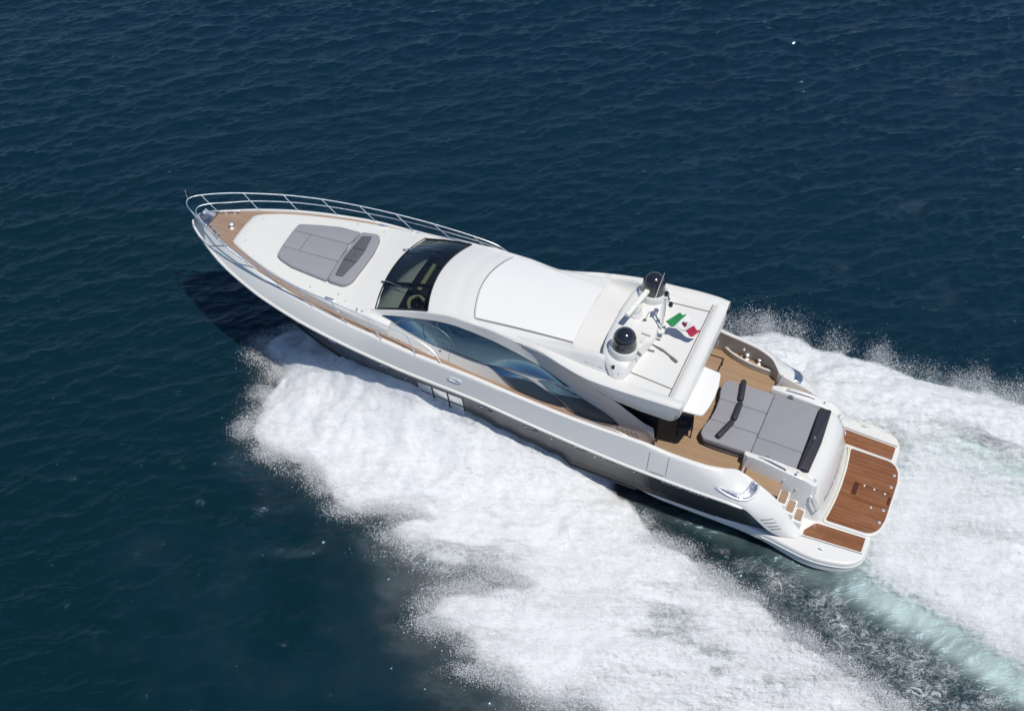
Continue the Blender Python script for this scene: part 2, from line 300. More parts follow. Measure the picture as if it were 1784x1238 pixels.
def cloth(name, c, rough=.9, sc=260, var=.12):
    m = mat(name, c, rough, spec=.25); ns, lk, b = nodes(m); co = objco(m)
    big = noise_n(m, co, 2.2, 5, .6); fine = noise_n(m, co, sc, 2)
    f = math_n(m, 'ADD', math_n(m, 'MULTIPLY', big, .6), math_n(m, 'MULTIPLY', fine, .4))
    lk.new(mixc(m, f, tuple(v * (1 - var) for v in c), tuple(v * (1 + var) for v in c)), b.inputs['Base Color'])
    bump(m, math_n(m, 'ADD', math_n(m, 'MULTIPLY', noise_n(m, mapping(m, co, (1, 1.6, 1)), 3.5, 3), 1.0), math_n(m, 'MULTIPLY', fine, .15)), .7, .025)
    return m
M_cush = cloth('grey_cushion_cloth', (.275, .272, .292))
M_cushd = cloth('slate_cushion_cloth', (.105, .107, .125))
M_leather = cloth('dark_leather', (.038, .037, .046), .45, 90)
M_seam = mat('seam_piping', (.05, .05, .055), .8)
def glass_dark(name, col=(.006, .010, .016), rough=.02, spec=.9):
    m = mat(name, col, rough, 0, 0, spec); b = nodes(m)[2]; b.inputs['IOR'].default_value = 1.55
    bump(m, noise_n(m, objco(m), .9, 2), .03, .03); return m
M_glass = glass_dark('tinted_glass')
nodes(M_glass)[2].inputs['IOR'].default_value = 2.3; nodes(M_glass)[2].inputs['Specular Tint'].default_value = (.66, .86, 1.0, 1); nodes(M_glass)[2].inputs['Base Color'].default_value = (.008, .018, .036, 1)
def clear_tint():
    m = bpy.data.materials.new('windshield_glass'); m.use_nodes = True; ns = m.node_tree.nodes; lk = m.node_tree.links; ns.clear()
    t = ns.new('ShaderNodeBsdfTransparent'); t.inputs[0].default_value = (.42, .47, .46, 1)
    g = ns.new('ShaderNodeBsdfGlossy'); g.inputs['Roughness'].default_value = .02
    fr = ns.new('ShaderNodeFresnel'); fr.inputs[0].default_value = 1.6
    mx = ns.new('ShaderNodeMixShader'); o = ns.new('ShaderNodeOutputMaterial')
    lk.new(fr.outputs[0], mx.inputs[0]); lk.new(t.outputs[0], mx.inputs[1]); lk.new(g.outputs[0], mx.inputs[2]); lk.new(mx.outputs[0], o.inputs[0]); return m
M_wind = clear_tint()
M_black = mat('black_rubber', (.012, .012, .013), .5)
M_dark = mat('dark_grey_trim', (.16, .16, .155), .8)  # even dark grey for joints, slots and small fittings
M_dome = mat('black_gloss_dome', (.016, .016, .022), .14, 0, .6); bump(M_dome, noise_n(M_dome, objco(M_dome), 2.5, 3), .03, .02)
M_skirt = mat('grey_dome_skirt', (.055, .056, .064), .16, 0, .6)
M_cream = mat('cream_leather', (.55, .52, .34), .5)
M_dash = gel('dark_dashboard', (.030, .040, .040), .5, 0)
M_ivory = gel('ivory_radar_paint', (.80, .79, .70), .35, .2)
M_letter_w = mat('white_lettering', (.62, .62, .62), .4)
M_letter_g = mat('grey_lettering', (.16, .16, .17), .4)
M_green = cloth('flag_green', (.03, .26, .08), .8, 120)
M_fwhite = cloth('flag_white', (.72, .72, .70), .8, 120)
M_red = cloth('flag_red', (.42, .03, .07), .8, 120)
M_maroon = cloth('flag_emblem', (.16, .02, .05), .8, 120)
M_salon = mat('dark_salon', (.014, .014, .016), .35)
M_wood = mat('red_brown_wood', (.10, .025, .014), .4)

# ------------------------------------------------------------------ the yacht
yacht = bpy.data.objects.new('motor_yacht', None); C.objects.link(yacht); yacht.matrix_world = BOAT; yacht.empty_display_size = .5
tag(yacht, 'white open motor yacht with dark grey hull speeding across the dark sea', 'motor yacht')
def part(mb, name, mt, parent=None, **kw): return mb.build(name, mt, parent or yacht, **kw)

def both(fn): fn(1); fn(-1)
def sgn(rows, s): return [[(x, y * s, z) for x, y, z in r] for r in rows]

# hull: keel - chine - under the rub rail
xs = list(np.concatenate([np.linspace(2.6, 5.2, 16), np.linspace(5.5, 22, 56), np.linspace(22.2, 26.05, 28)]))
b = MB()
for s in (1, -1):
    rows = []
    for x in xs:
        yc, zc = chine(x); yr, zr = rub(x); kz = keel(min(x, 26.05)); r = []
        for i in range(7): t = i / 6; r.append((x, s * yc * t, kz + (zc - kz) * t ** .9))
        r.append((x, s * (yc + .05 * min(1, yc)), zc + .01))
        for i in range(1, 9): t = i / 8; r.append((x, s * hull_y(x, zc + (zr - zc) * t), zc + (zr - zc) * t))
        rows.append(r)
    b.grid(rows, flip=(s < 0))
    if s == 1: end1 = rows[0]
    else:
        loop = end1 + rows[0][::-1]
        b.add(loop, [list(range(len(loop)))])
hull = part(b, 'hull', M_hull, angle=40)
# spray strakes along the bottom edge of the hull
b = MB()
for s in (1, -1):
    b.tube([(x, s * (chine(x)[0] + .04), chine(x)[1] - .01) for x in np.linspace(8, 25.2, 60)], .045, 6)
part(b, 'spray_rail', M_hull, hull)

# topsides, capping and quarters
xb = list(np.concatenate([np.linspace(2.6, 5.4, 34), np.linspace(5.6, 24, 74), np.linspace(24.1, 25.85, 16)]))
for s in (1, -1):
    b = MB(); rows = []
    for x in xb:
        r = []; fw = min(1.0, max(0.0, (26.1 - x) / .25)) 
        xr = x if x < 24 else x + (x - 24) / 1.85 * .25
        for i in range(9):
            t = 1 - i / 8; y, z = bul_pt(x, t)
            if x >= 24: yy, zz = rub(xr); y0, z0 = sheer(x); y = y0 + (yy - y0) * t; z = z0 + (zz - z0) * t; r.append((x + (xr - x) * t, s * y, z)); continue
            r.append((x, s * y, z))
        yi, zi = sheer(x); cw = float(np.interp(x, [2.6, 4.6, 5.4, 23.5, 25.7], [.04, .06, .14, .12, .03]))
        dz = float(np.interp(x, [2.6, 2.9, 3.5, 3.9, 7.4, 7.6], [.45, .6, 1.2, 1.72, 1.78, 2.1])) if x < 7.6 else deckz(x) - .04
        yb = max(yi - cw, .003)
        r.append((x, s * (yi - .02 * min(1, yi)), zi + .012)); r.append((x, s * (yb + .01 * min(1, yb)), zi + .012)); r.append((x, s * yb, zi - .015))
        dz = min(dz, zi - .03)
        yin = yb + (float(np.interp(x, [4.9, 5.6, 7.2, 7.6], [0, .13, .13, 0])))
        r.append((x, s * yin, dz))
        rows.append(r)
    b.grid(rows, flip=(s > 0))
    part(b, 'bulwark', M_white, angle=50)
    # inner lining of the cockpit bulwark in warm grey
    b = MB(); rows = []
    for x in np.linspace(5.0, 8.3, 24):
        yi, zi = sheer(x); cw = float(np.interp(x, [4.6, 5.4], [.06, .14])); yb = yi - cw - .006
        rows.append([(x, s * yb, zi - .03), (x, s * (yb + float(np.interp(x, [4.9, 5.6, 7.2, 7.6], [0, .12, .12, 0]))), 1.80)])
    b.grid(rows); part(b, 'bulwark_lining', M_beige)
# rub rail with a bright strip
b = MB()
for s in (1, -1):
    pts = [(x, s * (rub(x)[0] + .005), rub(x)[1]) for x in list(np.linspace(4.45, 24, 80)) + list(np.linspace(24.1, 26.08, 14))]
    b.tube(pts, [.02] + [.052] * (len(pts) - 2) + [.04], 8)
part(b, 'rub_rail', M_white)

# teak of the foredeck and side decks
b = MB(); rows = []
for x in list(np.linspace(17.6, 25.3, 50)):
    h = sheer(x)[0] - float(np.interp(x, [23.5, 25.5], [.115, .07])); z = deckz(x)
    rows.append([(x, h * t, z) for t in np.linspace(-1, 1, 13)])
b.grid(rows, flip=True); part(b, 'foredeck_teak', M_teak_grey)
for s in (1, -1):
    b = MB(); rows = []
    for x in np.linspace(7.4, 17.6, 60):
        rows.append([(x, s * (base(x) - .12), deckz(x)), (x, s * (sheer(x)[0] - .118), deckz(x))])
    b.grid(rows, flip=(s > 0)); part(b, 'side_deck_teak', M_teak_grey)
# margin boards: a lighter line beside the house and the capping
b = MB()
for s in (1, -1):
    for off, wd in ((.02, .07), (.0, .07)):
        rows = []
        for x in np.linspace(8.2, 23.9, 80):
            y = (base(x) + .015) if off else (sheer(x)[0] - .125 - wd)
            rows.append([(x, s * y, deckz(x) + .004), (x, s * (y + wd), deckz(x) + .004)])
        b.grid(rows, flip=(s > 0))
part(b, 'margin_board', mat('margin_teak', (.33, .21, .135), .6))

# white coachroof on the foredeck
b = MB(); rows = []
for x in list(np.linspace(17.2, 23.7, 40)) + [23.85, 23.95, 24.02, 24.06]:
    yb = base(x); yb = base(24) if x > 24 else yb; ye, ze = belt(min(x, 24.0)); zc = float(np.interp(x, [17.2, 18.15, 19, 20, 22, 24], [4.0, 3.88, 3.75, 3.67, 3.58, 3.50]))
    k = float(np.interp(x, [23.7, 23.95, 24.06], [1, .96, .86])); drop = float(np.interp(x, [23.7, 24.0, 24.06], [0, .03, .09]))
    hh = ze - drop - deckz(x); half = [(x, yb * k, deckz(x) - .02), (x, (yb * .93 + ye * .07) * k, deckz(x) + hh * .45), (x, (yb * .80 + ye * .20) * k, deckz(x) + hh * .74), (x, (yb * .48 + ye * .52) * k, deckz(x) + hh * .92), (x, ye * k, ze - .004 - drop), (x, (ye - .06) * k, ze + .006 - drop)]
    for t in (.8, .55, .28): half.append((x, (ye - .06) * k * t, ze + .006 - drop + (zc - ze) * (1 - t * t)))
    row = half + [(x, 0, zc - drop)] + [(a, -y, z) for a, y, z in half[::-1]]
    rows.append(row)
b.grid(rows)
o = len(b.v) - len(rows[-1]); b.f.append([o + i for i in range(len(rows[-1]))]); b.m.append(0)
part(b, 'coachroof', M_deck, angle=50)

# sides of the house
for s in (1, -1):
    b = MB(); rows = []
    for x in list(np.linspace(7.72, 9.2, 14)) + list(np.linspace(9.35, 18.0, 70)):
        P = side_poly(x); r = []
        for i in range(3):
            for k in range(3):
                t = k / 3; r.append((x, s * (P[i][0] + (P[i + 1][0] - P[i][0]) * t), P[i][1] + (P[i + 1][1] - P[i][1]) * t))
        r.append((x, s * P[3][0], P[3][1])); rows.append(r)
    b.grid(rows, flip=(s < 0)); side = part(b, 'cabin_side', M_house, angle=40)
    # bright moulding along the belt
    b = MB(); b.tube([(x, s * (belt(x)[0] + .004), belt(x)[1] + .0) for x in np.linspace(11.3, 18.0, 60)], .022, 6)
    part(b, 'belt_moulding', M_white, side)
    for nm, W in (('side_window', WIN_A), ('lower_window', WIN_B), ('lower_window', WIN_C)):
        b = MB(); b.grid([[(x, s * (y + .008 + (.075 if nm == 'lower_window' else .06) * (k / (len(W) - 1)) ** (1 if nm == 'lower_window' else 2) * min(1, 4 * min(j, len(r) - 1 - j) / len(r))), z + .002) for j, (x, y, z) in enumerate(r)] for k, r in enumerate(W)], flip=(s < 0))
        wnd = part(b, nm, M_glass, angle=60)
        b = MB(); loop = list(W[0]) + list(W[-1])[::-1]
        b.tube([(x, s * (y + .006), z) for x, y, z in W[0]], .012, 5)
        part(b, 'window_seal', M_black, wnd)
    # joints between the panes of the long window
    for x, z0, z1 in ((15.6, 3.29, 4.07), (15.05, 3.26, 3.9), (12.96, 3.37, 3.9)):
        b = MB(); b.tube([(x, s * (side_y(x, z0 + (z1 - z0) * t) + .012 + .06 * (1 - t) ** 2), z0 + (z1 - z0) * t) for t in np.linspace(0, 1, 8)], .010, 5)
        part(b, 'pane_joint', M_steel, side)
    # boarding door joint and round emblem
    b = MB(); b.tube([(15.0, s * (side_y(15, z) + .003), z) for z in np.linspace(2.92, 3.2, 6)], .008, 5); part(b, 'door_joint', M_dark, side)
    b = MB()
    for a0 in (1,):
        b.tube([(15.34 + .12 * (a0 - 1) + .05 * math.cos(a), s * (side_y(15.34, 3.13) + .01), 3.12 + .05 * math.sin(a)) for a in np.linspace(-2.6, 2.6, 9)], .012, 5)
    part(b, 'crest_emblem', M_steel, side)
    # louvres low on the aft part of the side
    for k in range(5):
        x = 9.05 - .16 * k; b = MB(); b.tube([(x, s * (side_y(x, 2.45) + .004), 2.48), (x - .12, s * (side_y(x - .12, 2.36) + .004), 2.32)], .012, 5)
        part(b, 'air_louvre', M_dark, side)

# windshield
def ws_bot(u): return (18.13 - .25 * u * u, 1.90 * u, 3.885 - .195 * u * u)
def ws_top(u): return (16.36 - .33 * u * u, 1.76 * u, 4.43 - .18 * u * u)
def lerp(a, c, t): return tuple(a[i] + (c[i] - a[i]) * t for i in range(3))
b = MB(); U = np.linspace(-1, 1, 33)
b.grid([[tuple(np.add(lerp(ws_bot(u), ws_top(u), t), (0, 0, .05 * math.sin(math.pi * t) + .004))) for u in U] for t in np.linspace(0, 1, 9)])
shield = part(b, 'windshield', M_wind, angle=60)
b = MB()
b.tube([tuple(np.add(ws_bot(u), (0, 0, .012))) for u in U], .03, 6); b.tube([tuple(np.add(ws_top(u), (0, 0, .012))) for u in U], .026, 6)
for u in (-1, 1): b.tube([tuple(np.add(lerp(ws_bot(u), ws_top(u), t), (0, 0, .05 * math.sin(math.pi * t) + .014))) for t in np.linspace(0, 1, 9)], .03, 6)
part(b, 'window_seal', M_black, shield)
for u in (-.43, .43):
    b = MB(); rows = []
    for t in np.linspace(0.02, .98, 10):
        p0 = np.array(lerp(ws_bot(u), ws_top(u), t)) + (0, 0, .05 * math.sin(math.pi * t) - .012)
        rows.append([tuple(p0 + (0, d, z)) for d, z in ((-.07, 0), (.07, 0), (.05, -.06), (-.05, -.06))])
    b.grid(rows, closed=True); part(b, 'mullion', M_black, shield)
# behind the glass: dashboard, helm seat, bench, wheel
b = MB(); rows = []
for x, z in ((18.05, 3.55), (17.3, 3.62), (16.85, 3.66), (16.6, 3.55), (16.45, 3.25), (16.4, 2.7)):
    rows.append([(x - .22 * u * u, 1.83 * u, z - .12 * u * u) for u in np.linspace(-1, 1, 17)])
b.grid(rows); dash = part(b, 'dashboard', M_dash)
b = MB(); b.grid([[(x - .2 * u * u, 1.86 * u, 2.7) for u in (-1, -.5, 0, .5, 1)] for x in (18.0, 13.0)]); part(b, 'salon_floor', M_salon)
b = MB(); b.box((16.95, -.12, 3.77), (.15, 1.36, .12), .03); part(b, 'bench_back', M_cream, bevel=.04)
b = MB(); b.tube(smooth_curve([(16.80, 1.52, 3.78), (16.93, 1.34, 3.82), (16.97, 1.12, 3.84), (16.88, .96, 3.84), (16.70, .90, 3.84), (16.52, .97, 3.8)], 4), .065, 8); part(b, 'helm_seat', M_cream)
b = MB(); cc = Vector((16.66, 1.22, 3.86))
b.tube([cc + Vector((.08 * math.cos(a), .22 * math.sin(a), .2 * math.cos(a))) for a in np.linspace(0, 2 * math.pi, 25)], .022, 6); b.tube([cc, cc + Vector((.25, 0, -.12))], .02); b.tube([cc, cc + Vector((.06, -.15, .14))], .012)
part(b, 'steering_wheel', M_black)
for y, wd in ((1.3, .5), (.2, .42)):
    b = MB(); b.box((16.62, y, 3.70), (.04, wd, .16), 0, -.5); part(b, 'instrument_panel', M_black)
# wipers
for (x, y, x2, y2) in ((18.16, .80, 17.35, 1.02), (18.2, -.95, 17.25, -1.1)):
    b = MB(); z1 = 3.90; z2 = 4.16
    def gz(xx, yy):
        t = (18.13 - xx) / 1.77; return 3.885 - .19 * (yy / 1.85) ** 2 + .545 * t + .05 * math.sin(math.pi * max(0, min(1, t))) + .035
    b.tube([(x, y, gz(x, y) - .02), (x - .12, y, gz(x - .12, y) + .05), ((x + x2) / 2, (y + y2) / 2, gz((x + x2) / 2, (y + y2) / 2) + .06), (x2, y2, gz(x2, y2) + .02)], .014, 6)
    b.tube([(x2 + .42, y2 - .02, gz(x2 + .42, y2)), (x2 - .42, y2 + .04, gz(x2 - .42, y2))], .012, 5)
    b.lathe((x, y, gz(x, y) - .06), [(0, .07), (.05, .07), (.06, 0)], 12)
    part(b, 'wiper', M_steel)

# roof round the opening roof
def sr_f(u): return (14.76 - .34 * u * u, 1.60 * u, 4.64 - .19 * u * u)
def sr_r(u): return (11.08, 1.37 * u, 4.68 - .12 * u * u)
b = MB()
rows = [[tuple(np.add(lerp(ws_top(u), sr_f(u), t), (0, 0, .035 * math.sin(math.pi * t) - .02 * math.exp(-((t - .62) / .1) ** 2)))) for u in U] for t in np.linspace(0, 1, 14)]
b.grid(rows)
b.grid([[tuple(np.add(lerp(sr_f(u), sr_r(u), t), (0, 0, -.03 + .03 * math.sin(math.pi * t)))) for u in U] for t in np.linspace(0, 1, 8)])
part(b, 'roof', M_white, angle=50)
# outboard rounding of the roof, both sides
for s in (1, -1):
    b = MB(); rows = []
    for x in np.linspace(11.0, 18.0, 60):
        y0, z0 = stop(x); yr = float(np.interp(x, [11, 12, 12.6, 18], [1.8, 1.80, 1.86, 2.0])); 
        if x < 12.6: y0, z0 = float(np.interp(x, [11, 12.6], [1.82, 1.87])), float(np.interp(x, [11, 12.6], [4.36, 4.27]))
        if x > 16.03:
            t = (17.88 - x) / (17.88 - 16.03); t = max(0, min(1, t)); e = lerp(ws_bot(1), ws_top(1), t); e = (x, e[1] + .01, e[2] + .05 * math.sin(math.pi * t) - .01)
        else:
            t = (16.03 - x) / (16.03 - 14.42)
            if t < 1: e = lerp(ws_top(1), sr_f(1), t); e = (x, e[1], e[2] + .035 * math.sin(math.pi * t) - .02 * math.exp(-((t - .62) / .1) ** 2))
            else: t = (14.42 - x) / (14.42 - 11.08); e = lerp(sr_f(1), sr_r(1), min(1, t)); e = (x, e[1], e[2] - .03 + .03 * math.sin(math.pi * min(1, t)))
        mid = (x, y0 - .07, z0 + .075 if x < 16.5 else z0 + (e[2] - z0) * .7)
        rows.append([(x, s * y0, z0), (x, s * (y0 - .012), z0 + .03), (x, s * mid[1], min(mid[2], e[2] - .005) if e[2] > z0 + .06 else z0 + (e[2] - z0) * .6), (x, s * (mid[1] + e[1]) / 2, (min(mid[2], e[2]) + e[2]) / 2 + .01), (x, s * e[1], e[2])])
    b.grid(rows, flip=(s < 0)); part(b, 'roof_side', M_white, angle=60)
# opening roof panel
b = MB()
def sun_p(u, t): p = lerp(sr_f(u * .985), sr_r(u * .985), t); return p
rows = []
for t in np.linspace(.012, 1, 12): rows.append([tuple(np.add(sun_p(u, t), (0, 0, .02 + .03 * math.sin(math.pi * t)))) for u in U])
edge = [[(x, y, z - .05) for x, y, z in rows[0]]] + rows + [[(x - .01, y, z - .03) for x, y, z in rows[-1]]]
edge = [[(r[0][0], r[0][1], r[0][2] - .05)] + r + [(r[-1][0], r[-1][1], r[-1][2] - .05)] for r in edge]
b.grid(edge); part(b, 'sunroof', M_sunroof, angle=40)
b = MB(); lo_ = [tuple(np.add(sr_f(u), (.012, 0, -.012))) for u in U]
b.tube(lo_, .016, 5)
for u in (-1, 1): b.tube([tuple(np.add(lerp(sr_f(u), sr_r(u), t), (0, 0, -.02 + .03 * math.sin(math.pi * t)))) for t in np.linspace(0, 1, 12)], .014, 5)
part(b, 'sunroof_seal', M_dark)

# hardtop: side fins, humps and aft deck
fin_o = tab([(7.0, 2.60, 4.50), (7.5, 2.64, 4.52), (8, 2.64, 4.51), (9, 2.61, 4.45), (10, 2.55, 4.41), (10.5, 2.46, 4.40), (11, 2.33, 4.40), (11.5, 2.18, 4.40), (12, 2.02, 4.38), (12.5, 1.91, 4.33), (13, 1.86, 4.31)])
valley = tab([(7.0, 2.2, 4.47), (8, 2.2, 4.47), (9, 2.14, 4.46), (9.6, 2.1, 4.45), (10.3, 2.05, 4.43), (11, 1.96, 4.41), (12, 1.84, 4.40), (12.5, 1.79, 4.38), (13, 1.75, 4.37)])
crest = tab([(7.0, 2.1, 4.47), (8.9, 2.05, 4.475), (9.1, 1.95, 4.55), (9.5, 1.85, 4.82), (10, 1.80, 4.90), (10.5, 1.80, 4.80), (11, 1.78, 4.68), (11.5, 1.76, 4.58), (12, 1.74, 4.50), (12.5, 1.71, 4.46), (13, 1.68, 4.44)])
inner = tab([(7.0, 1.9, 4.47), (8.9, 1.8, 4.47), (9.5, 1.3, 4.45), (10, 1.22, 4.44), (10.5, 1.28, 4.46), (11.1, 1.36, 4.53), (12, 1.44, 4.50), (13, 1.5, 4.48)])
b = MB(); rows = []
for x in list(np.linspace(7.05, 11.08, 44)):
    O, V, Cc, I = fin_o(x), valley(x), crest(x), inner(x); zc = float(np.interp(x, [7, 9, 10.2, 11.1], [4.50, 4.50, 4.56, 4.66]))
    lip = float(np.interp(x, [7.05, 8, 9], [.10, .06, 0]))
    half = [(x, O[0], O[1]), (x, O[0] - .03, O[1] + .03), (x, O[0] - .12, O[1] + .04 + lip * .6), (x, V[0] + .12, V[1] + .02 + lip), (x, V[0], V[1])]
    for t in (.25, .5, .75): half.append((x, V[0] + (Cc[0] - V[0]) * t, V[1] + (Cc[1] - V[1]) * math.sin(t * math.pi / 2) ** 1.1))
    half += [(x, Cc[0], Cc[1]), (x, Cc[0] - .05, Cc[1] - .005), (x, Cc[0] - .085, Cc[1] - (Cc[1] - I[1]) * .35), (x, Cc[0] - .13 - (Cc[0] - I[0]) * .1, I[1] + (Cc[1] - I[1]) * .22), (x, I[0] - .03, I[1]), (x, I[0] * .5, (I[1] + zc) / 2 + .005)]
    rows.append(half + [(x, 0, zc)] + [(a, -y, z) for a, y, z in half[::-1]])
b.grid(rows); part(b, 'hardtop', M_white, angle=50)
# forward points of the fins lying over the roof side
for s in (1, -1):
    b = MB(); rows = []
    for x in np.linspace(11.0, 13.3, 26):
        O, V, Cc, I = fin_o(x), valley(x), crest(x), inner(x); k = float(np.interp(x, [12.4, 13.3], [0, .07]))
        rows.append([(x, s * (O[0] - .02), O[1] - .12), (x, s * O[0], O[1] - k), (x, s * (O[0] - .03), O[1] + .03 - k), (x, s * V[0], V[1] + .004 - k), (x, s * (V[0] + Cc[0]) / 2, V[1] + (Cc[1] - V[1]) * .75 - k), (x, s * Cc[0], Cc[1] - k), (x, s * (Cc[0] - .07), Cc[1] - .015 - k), (x, s * (I[0] - .04), I[1] - .03 - k)])
    b.grid(rows, flip=(s < 0)); part(b, 'hardtop_fin', M_white, angle=50)
    # outer face of the fin down to its lower edge
    b = MB(); rows = []
    for x in np.linspace(7.05, 12.6, 50):
        O = fin_o(x); zl = float(np.interp(x, [7.05, 7.3, 8.3, 9.2, 10, 11, 12, 12.6], [4.20, 3.72, 3.73, 3.80, 3.96, 4.13, 4.26, 4.28])); yl = float(np.interp(x, [7.05, 8.3, 9.2, 10, 11, 12, 12.6], [2.50, 2.50, 2.48, 2.41, 2.23, 1.97, 1.88]))
        rows.append([(x, s * O[0], O[1]), (x, s * (O[0] - .004), O[1] - .03), (x, s * (O[0] * .6 + yl * .4 + .03), O[1] * .6 + zl * .4), (x, s * (yl + .01), zl + .03), (x, s * yl, zl), (x, s * (yl - .10), zl - .01)])
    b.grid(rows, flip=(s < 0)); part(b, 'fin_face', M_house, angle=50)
    # rib across the side panel
    # seam slots on the aft deck of the hardtop
    b = MB(); b.tube([(9.05, s * 1.74, 4.492), (7.56, s * 1.88, 4.49)], .014, 5); part(b, 'deck_seam', M_dark)
# closed aft end and ceiling of the hardtop
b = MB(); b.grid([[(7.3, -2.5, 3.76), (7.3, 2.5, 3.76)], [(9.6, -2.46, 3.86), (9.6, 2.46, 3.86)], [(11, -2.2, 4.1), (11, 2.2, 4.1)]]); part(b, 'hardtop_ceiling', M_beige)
prof = [(7.52, 4.47), (7.47, 4.53), (7.36, 4.575), (7.24, 4.57), (7.14, 4.52), (7.06, 4.42), (7.02, 4.28), (7.0, 4.1), (7.02, 3.94), (7.1, 3.80), (7.3, 3.755)]
b = MB(); ys = np.linspace(-2.3, 2.36, 25)
rows = [[(x - .0 * y + .05 * (abs(y) / 2.3) ** 3 * (1 if x < 7.3 else .2), y, z - .03 * (abs(y) / 2.3) ** 2) for x, z in prof] for y in ys]
b.grid(rows)
for r in (rows[0], rows[-1]): b.add(r, [list(range(len(r)))])
part(b, 'spoiler_roll', M_white, angle=45)
b = MB(); b.tube([(7.545, y, 4.505 - .02 * (abs(y) / 2.3) ** 2) for y in np.linspace(-2.25, 2.25, 16)], .018, 5); part(b, 'awning_slot', M_dark)
for s in (1, -1):
    b = MB(); b.grid([[(7.05, s * 2.36, 4.48), (7.05, s * 2.6, 4.5)], [(7.0, s * 2.36, 4.2), (7.05, s * 2.50, 4.2)], [(7.1, s * 2.36, 3.85), (7.16, s * 2.5, 3.9)], [(7.3, s * 2.3, 3.76), (7.3, s * 2.5, 3.73)]], flip=(s > 0)); part(b, 'hardtop_corner', M_white)
# flap hung under the aft edge
b = MB(); b.prism(round_poly([(7.12, -.02), (6.46, .05), (6.36, .6), (6.33, 1.1), (6.36, 1.6), (6.44, 2.02), (7.2, 2.1)], .12), 3.92, 3.86, .02); part(b, 'awning_flap', M_sunroof)
# salon doors under the hardtop
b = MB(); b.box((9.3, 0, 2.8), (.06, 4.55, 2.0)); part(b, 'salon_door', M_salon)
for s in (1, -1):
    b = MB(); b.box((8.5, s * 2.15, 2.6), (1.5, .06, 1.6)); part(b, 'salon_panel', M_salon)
    b = MB(); b.box((7.78, s * 2.26, 2.12), (.05, .24, .62)); part(b, 'side_gate', M_wood)

# radar arch across the hardtop with the two dome pods
b = MB(); rows = []
ya = np.linspace(-2.22, 2.22, 45)
for y in ya:
    a = abs(y); xf = float(np.interp(a, [0, .6, 1.2, 1.6, 1.85, 2.05, 2.22], [10.16, 10.14, 10.06, 9.98, 9.86, 9.68, 9.42])); xa = float(np.interp(a, [0, .5, .9, 1.4, 1.8, 2.05, 2.22], [8.74, 8.78, 8.90, 8.98, 9.0, 9.05, 9.18]))
    zt = float(np.interp(a, [0, .5, .9, 1.2, 1.6, 1.85, 2.0, 2.12, 2.22], [4.76, 4.80, 4.90, 4.95, 4.95, 4.92, 4.83, 4.66, 4.47])); zb = 4.40
    r = [(xa - .03, y, zb), (xa - .01, y, zb + (zt - zb) * .6), (xa + .05, y, zt - .02), (xa + .14, y, zt)]
    r += [(xa + (xf - xa) * t, y, zt + .02 * math.sin(math.pi * t)) for t in (.35, .6, .8)]
    r += [(xf - .12, y, zt - .005), (xf - .02, y, zt - .035), (xf + .02, y, zt - .08), (xf - .02, y, zt - .13), (xf - .16, y, zb)]
    rows.append(r)
b.grid(rows); arch = part(b, 'radar_arch', M_white, angle=55)
for s in (1, -1):
    x0, y0 = 9.40, s * 1.38
    b = MB(); b.lathe((x0, y0, 4.92), [(.48, 0), (.47, .14), (.455, .21), (.44, .25), (.425, .27), (0, .27)], 40); ped = part(b, 'dome_base', M_white, arch)
    dm = MB(); dm.lathe((x0, y0, 5.19), [(.408, 0), (.405, .04), (.395, .12), (.380, .20)], 48)
    sk = part(dm, 'dome_skirt', M_skirt, arch)
    dm = MB(); dm.lathe((x0, y0, 5.385), [(.380, 0), (.378, .02), (.372, .10)] + [(.372 * math.cos(a), .10 + .372 * math.sin(a)) for a in np.linspace(.05, math.pi / 2, 14)], 48)
    part(dm, 'satellite_dome', M_dome, arch)
    b = MB(); b.tube([(x0 - .40, y0, 5.08), (x0 - .52, y0, 5.02), (x0 - .58, y0, 4.96)], .05, 8); part(b, 'cable_gland', M_dark, arch)
    # navigation light on the side of the pod
    b = MB(); b.box((9.47, s * 2.06, 4.80), (.09, .05, .15)); part(b, 'navigation_light', M_black, arch, bevel=.012)
    b = MB()
    for x in (10.45, 10.22, 9.98, 9.74): b.tube([(x, s * (valley(x)[0] - .06), valley(x)[1] + .11), (x - .17, s * (valley(x - .17)[0] - .065), valley(x - .17)[1] + .115)], .018, 5)
    part(b, 'vent_slot', M_dark)
# open array radar on its pedestal
b = MB(); b.lathe((9.62, -.44, 4.78), [(.24, 0), (.22, .10), (.17, .16), (.16, .42), (.12, .50), (0, .50)], 24); part(b, 'radar_pedestal', M_white, arch)
b = MB(); b.box((9.60, -.42, 5.38), (.17, 1.46, .15), -.17, .12); part(b, 'radar_scanner', M_ivory, arch, bevel=.04)
b = MB(); b.box((9.72, -.95, 5.02), (.05, .12, .06)); part(b, 'radar_label', M_dark, arch)
